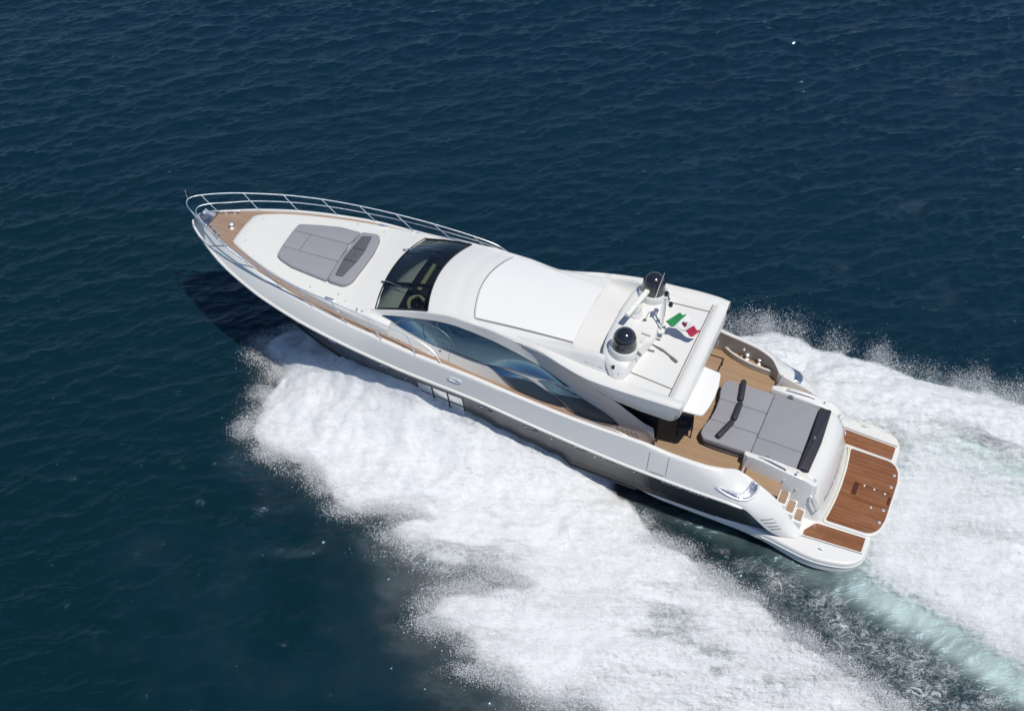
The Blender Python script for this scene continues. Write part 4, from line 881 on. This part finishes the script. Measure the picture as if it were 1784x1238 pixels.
for (r, i) in ((3, 10), (4, 10), (3, 11), (4, 11), (5, 11), (3, 12), (4, 12)): b.m[r * (n - 1) + i] = 3
fl = b.build('flag', [M_green, M_fwhite, M_red, M_maroon], None, loc=(8.56, -.19, 5.15), normals=False)
so = fl.modifiers.new('Solidify', 'SOLIDIFY'); so.thickness = .006
tag(fl, 'green white and red flag with a small emblem streaming from the light mast', 'flag')
b = MB(); rows = []
for v in (0, .5, 1): rows.append([(26.24 - .02 - i * .055, .015 * math.sin(i * 1.3 + v), 4.34 - .03 * i - v * .16 * (1 - i / 6)) for i in range(6)])
b.grid(rows); pn = b.build('pennant', mat('black_cloth', (.02, .018, .022), .9), None, loc=(26.24, 0, 4.3), normals=False)
so = pn.modifiers.new('Solidify', 'SOLIDIFY'); so.thickness = .006
tag(pn, 'tiny black pennant on the short staff at the tip of the bow', 'pennant')

# ------------------------------------------------------------------ sea, wake and spray (world metres, z up)
SPRAY = [[-20.29,8.62],[-20.57,8.3],[-21.29,8.1],[-21.78,8.05],[-21.71,7.73],[-21.2,7.28],[-20.79,6.5],[-20.51,6.13],[-20.84,5.75],[-21.06,4.98],[-21.58,3.86],[-21.47,3.46],[-20.92,3.06],[-20.48,2.59],[-19.95,2.31],[-19.22,2.25],[-18.98,1.86],[-18.93,1.19],[-18.42,0.53],[-17.83,0.23],[-16.88,0.12],[-15.48,0.15],[-15.0,-0.02],[-15.46,-0.3],[-16.29,-0.48],[-16.93,-0.75],[-16.73,-1.1],[-15.69,-1.69],[-14.4,-1.99],[-13.12,-2.14],[-12.04,-2.63],[-11.82,-2.91],[-12.58,-2.95],[-14.2,-2.93],[-15.0,-3.21],[-15.29,-3.68],[-15.15,-4.17],[-14.35,-4.32],[-13.85,-4.64],[-13.9,-5.26],[-14.07,-5.67],[-13.29,-6.08],[-12.09,-6.68],[-10.75,-6.99],[-9.76,-7.58],[-8.15,-8.44],[-7.5,-10.5],[1.5,-10.5],[-0.23,-8.53],[-1.37,-7.54],[-2.32,-6.2],[-3.06,-5.38],[-3.82,-4.65],[-4.61,-3.91],[-5.41,-3.14],[-6.24,-2.47],[-6.9,-1.79],[-7.58,-1.09],[-8.36,-0.26],[-8.59,0.46],[-9.15,0.75],[-9.88,1.2],[-10.72,1.84],[-11.77,2.48],[-12.74,3.14],[-13.43,3.67],[-14.33,4.3],[-15.14,4.9],[-16.07,5.74],[-17.24,6.6],[-18.54,7.62],[-19.42,8.31]]
WAKE = [[-4.23,-0.9],[-2.59,-2.29],[-1.6,-2.86],[-0.66,-3.63],[0.57,-4.6],[1.74,-5.64],[2.87,-6.65],[4.28,-7.73],[7.5,-10],[20,-10],[20,-2],[12,1.6],[7.39,3.67],[5.6,4.42],[4.47,4.73],[3.58,5.21],[2.73,5.0],[1.83,5.56],[1.17,6.36],[0.35,6.37],[-0.41,6.72],[-1.15,7.25],[-1.89,7.84],[-2.65,8.39],[-3.5,8.31],[-4.28,7.87],[-4.97,8.33],[-6.18,6.45],[-4.05,2.13]]
RIDGE = [[-8.56,0.94],[-7.46,0.49],[-6.04,-0.41],[-4.47,-1.36],[-2.97,-2.4],[-1.65,-3.18],[-0.09,-4.38],[1.37,-5.74],[2.8,-6.94],[4.2,-8.01],[7,-10.4]]
TROUGH = [[-8.75,0.95],[-7.69,-0.03],[-6.16,-1.68],[-4.71,-3.26],[-3.17,-4.97],[-2.15,-6.2],[-1.08,-7.77],[0.6,-9.6],[6.5,-10.4],[4.28,-7.73],[2.65,-6.45],[0.57,-4.6],[-1.6,-2.86],[-3.27,-1.94],[-4.46,-1.25],[-6.75,-0.05]]
MIST = [[-17.6,-0.1],[-16.9,-1.4],[-16.3,-2.6],[-15.9,-4.2],[-15.0,-5.8],[-14.0,-7.2],[-11.5,-8.4],[-8.0,-9.2],[-9.0,-7.2],[-12.0,-5.0],[-12.0,-2.7],[-13.5,0.0],[-16.0,0.4]]
nr = np.random.default_rng(11)
LAT = nr.random((64, 64))
def vnoise(x, y):
    xi = np.floor(x).astype(int); yi = np.floor(y).astype(int); fx_ = x - xi; fy_ = y - yi
    fx_ = fx_ * fx_ * (3 - 2 * fx_); fy_ = fy_ * fy_ * (3 - 2 * fy_)
    a = LAT[xi % 64, yi % 64]; b_ = LAT[(xi + 1) % 64, yi % 64]; c = LAT[xi % 64, (yi + 1) % 64]; d = LAT[(xi + 1) % 64, (yi + 1) % 64]
    return (a * (1 - fx_) + b_ * fx_) * (1 - fy_) + (c * (1 - fx_) + d * fx_) * fy_
def fbm(x, y, o=4, g=.5):
    s = 0; A = 1; T = 0
    for k in range(o):
        s = s + A * vnoise(x * 2 ** k + 17.3 * k, y * 2 ** k + 5.1 * k); T += A; A *= g
    return s / T
def inside(P, x, y):
    P = np.array(P); r = np.zeros(x.shape, bool); n = len(P)
    for i in range(n):
        x1, y1 = P[i]; x2, y2 = P[(i + 1) % n]
        if y1 == y2: continue
        c = ((y1 > y) != (y2 > y)) & (x < (x2 - x1) * (y - y1) / (y2 - y1) + x1); r ^= c
    return r
def blur(a, r):
    for ax in (0, 1):
        for _ in range(2):
            c = np.cumsum(np.insert(np.pad(a, [(r, r) if k == ax else (0, 0) for k in (0, 1)], mode='edge'), 0, 0, axis=ax), axis=ax)
            a = (np.take(c, range(2 * r + 1, c.shape[ax]), axis=ax) - np.take(c, range(0, c.shape[ax] - 2 * r - 1), axis=ax)) / (2 * r + 1)
    return a
def seg_dist(P, x, y):
    P = np.array(P); d = np.full(x.shape, 1e9)
    for i in range(len(P) - 1):
        a = P[i]; b_ = P[i + 1]; v = b_ - a; t = np.clip(((x - a[0]) * v[0] + (y - a[1]) * v[1]) / (v @ v), 0, 1)
        d = np.minimum(d, np.hypot(x - a[0] - v[0] * t, y - a[1] - v[1] * t))
    return d
# working raster of the disturbed water
STEP = .1
gx = np.arange(-25, 20.01, STEP); gy = np.arange(-11, 11.01, STEP)
GX, GY = np.meshgrid(gx, gy, indexing='ij')
sa = R(-9); su = GX * math.cos(sa) + GY * math.sin(sa); sv = -GX * math.sin(sa) + GY * math.cos(sa)
pull = .7 * (fbm(su * .22 + 4, sv * 1.15 + 9, 4, .6) - .5) + 1.3 * (fbm(su * .45, sv * 3.0 + 2, 5, .65) - .5)
wx = GX + pull * math.cos(sa) + .30 * (fbm(GX * .7, GY * .7) - .5) + .35 * (fbm(GX * 2.6 + 9, GY * 2.6) - .5); wy = GY + pull * math.sin(sa) + .30 * (fbm(GX * .7 + 40, GY * .7 + 7) - .5) + .35 * (fbm(GX * 2.6, GY * 2.6 + 31) - .5)
bx = BINV[0][0] * GX + BINV[0][1] * GY; by = BINV[1][0] * GX + BINV[1][1] * GY     # boat axes on the water
fill = (bx > 8.8) & (bx < 20.6) & (bx < 19.4) & (by > 2.0) & (by < 3.3)
D_spray = blur((inside(SPRAY, wx, wy) | fill).astype(float), 2)
rag = np.clip((-18.0 - GX) / -4, .25, 1)      # smoother fingers at the bow, ragged wisps further aft
D_spray = blur(np.clip((D_spray - .5) * 1.9 + .5 + rag * 1.3 * (fbm(su * .7 + 3, sv * 2.4, 5, .62) - .5), 0, 1) * np.clip(D_spray * 6, 0, 1), 1)
D_wake = blur(inside(WAKE, GX + .8 * (wx - GX), GY + .8 * (wy - GY)).astype(float), 5)
D_wake = blur(np.clip((D_wake - .5) * 1.8 + .5 + 1.5 * (fbm(GX * 1.7 + 8, GY * 1.7, 5, .6) - .5), 0, 1) * np.clip(D_wake * 6, 0, 1), 1)
D_mist = np.clip(blur(inside(MIST, GX + 3 * (wx - GX), GY + 3 * (wy - GY)).astype(float), 10) * (.25 + 1.5 * fbm(GX * .6, GY * .9, 4)), 0, 1)
D_trough = blur(inside(TROUGH, GX, GY).astype(float), 5)
rd = seg_dist(RIDGE, GX, GY)
wake_in = blur(inside(WAKE, GX, GY).astype(float), 8)
H_wake = wake_in * (.30 + .25 * np.exp(-((by) / 2.2) ** 2) * np.clip((-bx) / 4, 0, 1)) * np.clip((4.5 - bx) / 4, 0, 1)
def sample(F, x, y):
    u = np.clip((x - gx[0]) / STEP, 0, len(gx) - 1.001); v = np.clip((y - gy[0]) / STEP, 0, len(gy) - 1.001)
    i = u.astype(int); j = v.astype(int); a = u - i; b_ = v - j
    r = F[i, j] * (1 - a) * (1 - b_) + F[i + 1, j] * a * (1 - b_) + F[i, j + 1] * (1 - a) * b_ + F[i + 1, j + 1] * a * b_
    ins = (x > gx[0]) & (x < gx[-1]) & (y > gy[0]) & (y < gy[-1]); return np.where(ins, r, 0)
# waves
NW = 96; lam = np.exp(nr.uniform(np.log(.19), np.log(2.4), NW)); th = R(108) + nr.normal(0, .50, NW); kk = 2 * np.pi / lam
ph_ = nr.uniform(0, 2 * np.pi, NW); sl = .033 * np.interp(np.log(lam), np.log([.19, .35, .7, 1.2, 2.4]), [1.0, 1.35, 1.1, .62, .40])
def waves(x, y):
    z = np.zeros(x.shape); dx = np.zeros(x.shape); dy = np.zeros(x.shape); gust = np.clip(.30 + 1.25 * fbm(x * .055 + 3, y * .11 + 2, 3) + .34 * np.sin(1.25 * (.42 * x + .91 * y) + 3.0 * fbm(x * .05, y * .05, 3)) * np.clip((x + 16) / 20, 0, 1) * np.clip((y - 6) / 14, 0, 1), .2, 2)
    for i in range(NW):
        p = kk[i] * (np.cos(th[i]) * x + np.sin(th[i]) * y) + ph_[i]; a = sl[i] / kk[i]; z += a * np.sin(p); c = a * np.cos(p); dx += c * np.cos(th[i]); dy += c * np.sin(th[i])
    return z * gust, dx * gust, dy * gust
def axis(a, b_, st, far):
    mid = list(np.arange(a, b_ + 1e-6, st)); lo_, hi_ = [], []; d = st; v = a
    while v > -far: d *= 1.45; v -= d; lo_.append(v)
    d = st; v = b_
    while v < far: d *= 1.45; v += d; hi_.append(v)
    return np.array(lo_[::-1] + mid + hi_)
ax_ = axis(-40, 17, .075, 4000); ay_ = axis(-10.5, 35, .075, 4000)
X, Y = np.meshgrid(ax_, ay_, indexing='ij')
near = np.clip(1 - np.maximum(np.maximum(-46 - X, X - 23), np.maximum(-15 - Y, Y - 42)) / 6, 0, 1)
dist_ = np.maximum(np.maximum(sample(D_spray, X, Y), sample(D_wake, X, Y)), .6 * sample(D_trough, X, Y))
wz, wdx, wdy = waves(X, Y); fade = near * (1 - .75 * dist_)
Z = wz * fade + sample(H_wake, X, Y) - .12 * sample(D_trough, X, Y)
def field_mesh(name, X, Y, Z, keep=None, attrs=None, layers=None):
    n0, n1 = X.shape; idx = np.arange(n0 * n1).reshape(n0, n1)
    q = np.stack([idx[:-1, :-1], idx[1:, :-1], idx[1:, 1:], idx[:-1, 1:]], -1).reshape(-1, 4)
    co = np.stack([X, Y, Z], -1).reshape(-1, 3)
    if keep is not None:
        kf = keep.reshape(-1)[q].any(1); q = q[kf]; used = np.unique(q); rem = np.full(n0 * n1, -1); rem[used] = np.arange(len(used)); q = rem[q]; co = co[used]
        attrs = {k: v.reshape(-1)[used] for k, v in (attrs or {}).items()}
    else: attrs = {k: v.reshape(-1) for k, v in (attrs or {}).items()}
    return co, q, attrs
def mesh_object(name, parts, mt):
    off = 0; cos = []; qs = []; at = {}
    for co, q, a in parts:
        cos.append(co); qs.append(q + off); off += len(co)
        for k, v in a.items(): at.setdefault(k, []).append(v)
    co = np.concatenate(cos); q = np.concatenate(qs)
    me = bpy.data.meshes.new(name); me.vertices.add(len(co)); me.vertices.foreach_set('co', co.astype(np.float32).ravel())
    k = q.shape[1]
    me.loops.add(len(q) * k); me.loops.foreach_set('vertex_index', q.astype(np.int32).ravel())
    me.polygons.add(len(q)); me.polygons.foreach_set('loop_start', np.arange(0, len(q) * k, k, dtype=np.int32))
    me.polygons.foreach_set('use_smooth', np.ones(len(q), bool))
    for nme, v in at.items():
        A = me.attributes.new(nme, 'FLOAT', 'POINT'); A.data.foreach_set('value', np.concatenate(v).astype(np.float32))
    me.update(calc_edges=True); me.validate(); me.materials.append(mt)
    o = bpy.data.objects.new(name, me); C.objects.link(o); return o
def attr(m, name):
    n = N(m, 'ShaderNodeAttribute', attribute_name=name); return n.outputs['Fac']
# sea material
M_sea = mat('sea_water', (.002, .014, .030), .03, 0, 0, .5); ns, lk, b_ = nodes(M_sea); b_.inputs['IOR'].default_value = 1.36; b_.inputs['Specular IOR Level'].default_value = .90; b_.inputs['Specular Tint'].default_value = (.60, .88, 1.0, 1)
co = objco(M_sea)
ripple = math_n(M_sea, 'ADD', noise_n(M_sea, mapping(M_sea, co, (1.6, 4.2, 1), (0, 0, R(-20))), 1.5, 4, .6, .6), math_n(M_sea, 'MULTIPLY', noise_n(M_sea, mapping(M_sea, co, (2.2, 5, 1), (0, 0, R(25))), 3.0, 3, .6, .4), .5))
aer = attr(M_sea, 'aerated'); lace_a = attr(M_sea, 'lace'); tl = attr(M_sea, 'teal')
deep = mixc(M_sea, noise_n(M_sea, mapping(M_sea, co, (.05, .09, 1), (0, 0, R(-15))), 1.0, 4), (.0024, .0135, .0255), (.0036, .0200, .0365))
deep = mixc(M_sea, tl, deep, (.0012, .0150, .0195))
def warp(m, co, amt, sc):
    nz = N(m, 'ShaderNodeTexNoise'); nz.inputs['Scale'].default_value = sc; nz.inputs['Detail'].default_value = 4; m.node_tree.links.new(co, nz.inputs['Vector'])
    v = N(m, 'ShaderNodeVectorMath', operation='SCALE'); m.node_tree.links.new(nz.outputs['Color'], v.inputs[0]); v.inputs['Scale'].default_value = amt
    a = N(m, 'ShaderNodeVectorMath', operation='ADD'); m.node_tree.links.new(co, a.inputs[0]); m.node_tree.links.new(v.outputs[0], a.inputs[1]); return a.outputs[0]
def ridged(m, co, sc, lo_, hi_, dist=1.2, det=3):
    n = noise_n(m, co, sc, det, .55, dist); return rangen(m, math_n(m, 'ABSOLUTE', math_n(m, 'SUBTRACT', n, .5)), lo_, hi_, 1, 0)
wc = warp(M_sea, mapping(M_sea, co, (1, 1.2, 1)), .5, 1.9)
web = math_n(M_sea, 'MAXIMUM', ridged(M_sea, wc, 2.1, .0, .040), math_n(M_sea, 'MAXIMUM', math_n(M_sea, 'MULTIPLY', ridged(M_sea, wc, 4.6, .0, .045), .7), math_n(M_sea, 'MULTIPLY', ridged(M_sea, co, 11, .0, .07, .5), .35)))
patch = noise_n(M_sea, co, 1.0, 5, .65)
cover = math_n(M_sea, 'ADD', math_n(M_sea, 'MULTIPLY', lace_a, 1.25), math_n(M_sea, 'SUBTRACT', patch, .95))
lace = math_n(M_sea, 'MULTIPLY', math_n(M_sea, 'ADD', math_n(M_sea, 'MULTIPLY', web, .95), math_n(M_sea, 'MULTIPLY', noise_n(M_sea, co, 9, 4, .7), .10)), rangen(M_sea, cover, 0, .55), clamp=True)
lace = math_n(M_sea, 'MULTIPLY', lace, 1.0, clamp=True)
cw = mixc(M_sea, aer, deep, (.42, .52, .50))
lk.new(mixc(M_sea, lace, cw, (.70, .72, .72)), b_.inputs['Base Color'])
lk.new(rangen(M_sea, math_n(M_sea, 'MAXIMUM', lace, math_n(M_sea, 'MULTIPLY', aer, .6)), 0, 1, .03, .7, False), b_.inputs['Roughness'])
bp = N(M_sea, 'ShaderNodeBump'); bp.inputs['Strength'].default_value = .60; bp.inputs['Distance'].default_value = .07
lk.new(math_n(M_sea, 'ADD', ripple, math_n(M_sea, 'MULTIPLY', lace, .5)), bp.inputs['Height']); lk.new(bp.outputs[0], b_.inputs['Normal'])
rdX = sample(np.clip(1 - rd / .62, 0, 1), X, Y); BX = BINV[0][0] * X + BINV[0][1] * Y; BY = BINV[1][0] * X + BINV[1][1] * Y
aerA = np.clip(.80 * rdX * (.05 + 1.45 * fbm(X * .8, Y * .8)) * np.clip((3.6 - BX) / 4, .22, 1) + .80 * sample(wake_in, X, Y) * np.clip((1.5 - BX) / 2, 0, 1) + .25 * sample(D_wake, X, Y) + .38 * sample(np.clip(blur(D_spray, 5) * 2 - 1, 0, 1), X, Y), 0, 1)
laceA = np.clip(sample(D_trough, X, Y) * .56 + .85 * sample(blur(D_spray, 6), X, Y) + .28 * sample(D_mist, X, Y), 0, 1) * np.clip(1 - .5 * rdX, 0, 1)
tealA = np.clip((26 - Y - .35 * (X + 12)) / 30, 0, 1)  # sea colour graded darker teal towards near left, imitating weaker sky reflection
sea = mesh_object('sea', [field_mesh('sea', X + 1.05 * wdx * fade, Y + 1.05 * wdy * fade, Z, None, {'aerated': aerA, 'lace': laceA, 'teal': tealA})], M_sea); sea['kind'] = 'structure'

# white water: several thin sheets of droplets one above the other, ragged and holed
def foam_mat(name, ang, stretch, col):
    m = bpy.data.materials.new(name); m.use_nodes = True; ns = m.node_tree.nodes; lk = m.node_tree.links; ns.clear()
    out = ns.new('ShaderNodeOutputMaterial'); d = ns.new('ShaderNodeBsdfDiffuse'); tr = ns.new('ShaderNodeBsdfTranslucent'); tp = ns.new('ShaderNodeBsdfTransparent')
    ms = ns.new('ShaderNodeMixShader'); ms.inputs[0].default_value = .12; mx = ns.new('ShaderNodeMixShader')
    co = objco(m); dens = attr(m, 'coverage'); fr = attr(m, 'level')
    st = mapping(m, co, (1.0 / stretch, 1.0, 1.0), (0, 0, -ang)); hole = attr(m, 'holes')
    n1 = noise_n(m, warp(m, st, .45, 1.6), 1.2, 7, .62); n2 = noise_n(m, warp(m, mapping(m, co, (.75, 1, 1), (0, 0, -ang)), .14, 5), 5.2, 6, .72, .6); n3 = noise_n(m, mapping(m, st, (.35, 1.4, 1)), 3.2, 6, .66)
    nn = math_n(m, 'ADD', math_n(m, 'MULTIPLY', n1, .30), math_n(m, 'ADD', math_n(m, 'MULTIPLY', n2, .46), math_n(m, 'MULTIPLY', n3, .24)))
    amp = math_n(m, 'ADD', 2.4, math_n(m, 'MULTIPLY', hole, 3.6))
    v = math_n(m, 'ADD', math_n(m, 'SUBTRACT', math_n(m, 'MULTIPLY', dens, 1.35), math_n(m, 'MULTIPLY', fr, .40)), math_n(m, 'MULTIPLY', math_n(m, 'SUBTRACT', nn, .5), amp))
    a = rangen(m, v, .08, 1.15, 0, .80)
    a = math_n(m, 'MULTIPLY', a, rangen(m, dens, .0, .30, 0, 1))
    c = mixc(m, rangen(m, n2, .35, .65), tuple(q * .975 for q in col), col)
    for s_ in (d, tr): lk.new(c, s_.inputs[0])
    bp = ns.new('ShaderNodeBump'); bp.inputs['Strength'].default_value = .55; bp.inputs['Distance'].default_value = .10
    lk.new(nn, bp.inputs['Height']); lk.new(bp.outputs[0], d.inputs['Normal'])
    lk.new(d.outputs[0], ms.inputs[1]); lk.new(tr.outputs[0], ms.inputs[2])
    lk.new(a, mx.inputs[0]); lk.new(tp.outputs[0], mx.inputs[1]); lk.new(ms.outputs[0], mx.inputs[2]); lk.new(mx.outputs[0], out.inputs[0]); return m
M_spray = foam_mat('white_spray', R(-9), 3.2, (.90, .905, .91)); M_wake = foam_mat('white_wake', R(-23.5), 6.0, (.88, .90, .90))
def sheets(name, D, Hf, mt, K, base_z, holes=None):
    holes = np.zeros(D.shape) if holes is None else holes
    P = []
    for k in range(K):
        f = k / (K - 1); lump = fbm(GX * 1.1 + 7 * k * .13, GY * 1.1, 4) - .5; fine = fbm(GX * 4.2, GY * 4.2 + k * .5, 3) - .5
        Zk = base_z + .05 + Hf * (.12 + .88 * f) * (1 + np.interp(Hf, [.2, 1.0], [1.3, .45]) * lump) + .10 * fine * np.clip(Hf * 3, .15, 1)
        P.append(field_mesh(name, GX, GY, Zk, (D > .015), {'coverage': D, 'level': np.full(D.shape, f), 'holes': holes}))
    o = mesh_object(name, P, mt); o['kind'] = 'stuff'; return o
Dblur = blur(D_spray, 8)
zh = np.interp(bx, [8.5, 9.5, 10.5, 12.7, 14.4, 15.7, 16.6, 18, 19.0, 19.8, 20.8, 21.4], [.2, .35, .65, 1.15, 1.5, 1.75, 1.8, 1.8, 1.6, 1.2, .7, .3])
hy = np.interp(bx, [8, 14, 18, 20.5], [2.75, 2.65, 2.3, 1.85])
Hs = np.clip(Dblur, 0, 1) * (.20 + .16 * np.clip((bx - 8) / 8, 0, 1)) + zh * np.exp(-(np.clip(by - hy - .15, 0, 9) / 1.25) ** 1.3) * np.clip(Dblur * 1.6, 0, 1)
Ds = np.clip(D_spray * np.interp(Dblur, [0, .5, 1], [.55, .9, 1.0]), 0, 1)
aft_ = np.clip((14 - bx) / 12, 0, 1) * (.35 + .65 * np.clip((by - 4.5) / 4, 0, 1)); patchy = fbm(GX * .45 + 5, GY * .8, 4)
Ds = Ds * (1 - aft_ * np.clip((patchy - .36) * 1.8, 0, .6)) * np.clip(blur(D_spray, 4) * 1.5 - .10, 0, 1)
gap = fbm(su * .30 + 11, sv * 1.35 + 3, 4, .6); Ds = Ds * (1 - .62 * np.clip((gap - .57) * 7, 0, 1) * np.clip((by - 4.6) / 2.2, 0, 1))
sp_ = sheets('bow_spray', Ds, Hs + .02, M_spray, 5, .0, aft_); tag(sp_, 'white spray thrown out from the port side of the hull', 'spray')
Wb = blur(D_wake, 8)
edge = np.clip(np.abs(by) - 2.2, 0, 3) / 3
stb = np.clip((-by - 1.5) / 1.5, 0, 1)
Hw = Wb ** 1.2 * (.10 + .45 * stb * np.exp(-((bx - 2) / 9) ** 2) + .22 * np.clip(-bx / 5, 0, 1) * (.4 + fbm(GX * .9, GY * .9, 3)))
behind = np.clip((.9 - bx) / 1.2, 0, 1) + np.clip((-by - 2.6) / .6, 0, 1); behind = np.clip(behind, 0, 1)
ridge_fade = 1 - np.clip(1 - rd / 1.3, 0, 1) * np.clip((by - .5), 0, 1)
yc = -2.3 + .10 * bx; streak = fbm(bx * .16 + 2, by * 1.1 + 6, 5)
teal_patch = np.clip(np.exp(-((by - yc) / 1.15) ** 2) * np.clip((1.6 - bx) / 2, 0, 1) * (.25 + 1.3 * streak), 0, 1) + .55 * np.clip((streak - .52) * 4, 0, 1) * np.clip(-bx / 2, 0, 1)
teal_patch = np.clip(teal_patch, 0, 1)
Dw = D_wake * np.clip(1.0 - .90 * teal_patch, 0, 1) * ridge_fade * np.maximum(behind, 0)
wk = sheets('stern_wake', Dw, Hw, M_wake, 4, H_wake + .03, np.clip(.3 + .0 * bx, 0, 1)); tag(wk, 'churned white wake streaming from the stern and starboard side', 'wake')
# thin veil of mist over the water ahead of the fingers of spray
M_mist = foam_mat('spray_mist', R(-20), 1.5, (.86, .87, .88))
for n_ in M_mist.node_tree.nodes:
    if n_.bl_idname == 'ShaderNodeMapRange' and abs(n_.inputs[4].default_value - .80) < .01: n_.inputs[1].default_value = -.55; n_.inputs[2].default_value = 1.4; n_.inputs[4].default_value = .07
ms_ = sheets('spray_mist', np.clip(np.maximum(D_mist, .9 * blur(D_spray, 9)), 0, 1), np.clip(.30 * D_mist + .25 * blur(D_spray, 9), 0, 1), M_mist, 2, .02); tag(ms_, 'thin grey mist drifting over the water beside the spray', 'mist')
# flying droplets along the edges of the white water: fine spray, denser close to the foam
pts = []
def scatter(D, n, hmax, out_s, cl, dirx, diry, pw=.8):
    Wt = np.clip(D, 0, 1) * (1 - np.clip(D, 0, 1)); Wt = (4 * Wt) ** pw * np.clip((cl - .36) * 3.5, 0, 1) ** 1.4; c = np.cumsum(Wt.ravel()); c /= c[-1]
    k_ = np.searchsorted(c, nr.random(n)); i_, j_ = np.unravel_index(k_, D.shape); e = nr.exponential(1.0, n) * out_s * (.15 + 1.6 * np.clip(cl[i_, j_] - .3, 0, 1))
    x = gx[i_] + nr.uniform(-.06, .06, n) + dirx * e + nr.normal(0, .05, n); y = gy[j_] + nr.uniform(-.06, .06, n) + diry * e + nr.normal(0, .05, n)
    return np.stack([x, y, .04 + hmax * nr.random(n) ** 2.2 * (.3 + cl[i_, j_])], -1)
clus = fbm(su * .9, sv * 2.6, 5, .65)
pts.append(scatter(blur(D_spray, 2), 300000, .45, .17, clus, -math.cos(sa), -math.sin(sa) - .25))
pts.append(scatter(blur(np.where(stb > .2, D_wake, 0), 2), 150000, 1.0, .24, fbm(GX * 1.3 + 3, GY * 1.3, 5, .65), .15, 1.0))
pts.append(scatter(blur(D_spray, 5), 2500, .8, .4, clus, -math.cos(sa), -math.sin(sa) - .2))
pts = np.concatenate(pts); lb = (BINV[0][0] * pts[:, 0] + BINV[0][1] * pts[:, 1], BINV[1][0] * pts[:, 0] + BINV[1][1] * pts[:, 1])
pts = pts[~((np.abs(lb[1]) < 3.25) & (lb[0] > .2) & (lb[0] < 19))]
n = len(pts); rr = np.clip(np.exp(nr.normal(np.log(.0050), .45, n)), .002, .020)
oc = np.array([[1, 1, 1], [1, -1, -1], [-1, 1, -1], [-1, -1, 1]]) * .9; tf = np.array([[0, 1, 2], [0, 3, 1], [0, 2, 3], [1, 3, 2]])
co_ = (pts[:, None, :] + oc[None] * rr[:, None, None]).reshape(-1, 3); co_[:, 2] += .03
fq = (tf[None] + 4 * np.arange(n)[:, None, None]).reshape(-1, 3)
M_drop = mat('droplet_white', (.90, .91, .92), .6)
dr = mesh_object('spray_droplets', [(co_, fq, {})], M_drop); dr['kind'] = 'stuff'; tag(dr, 'white droplets flying off the edges of the spray', 'spray')
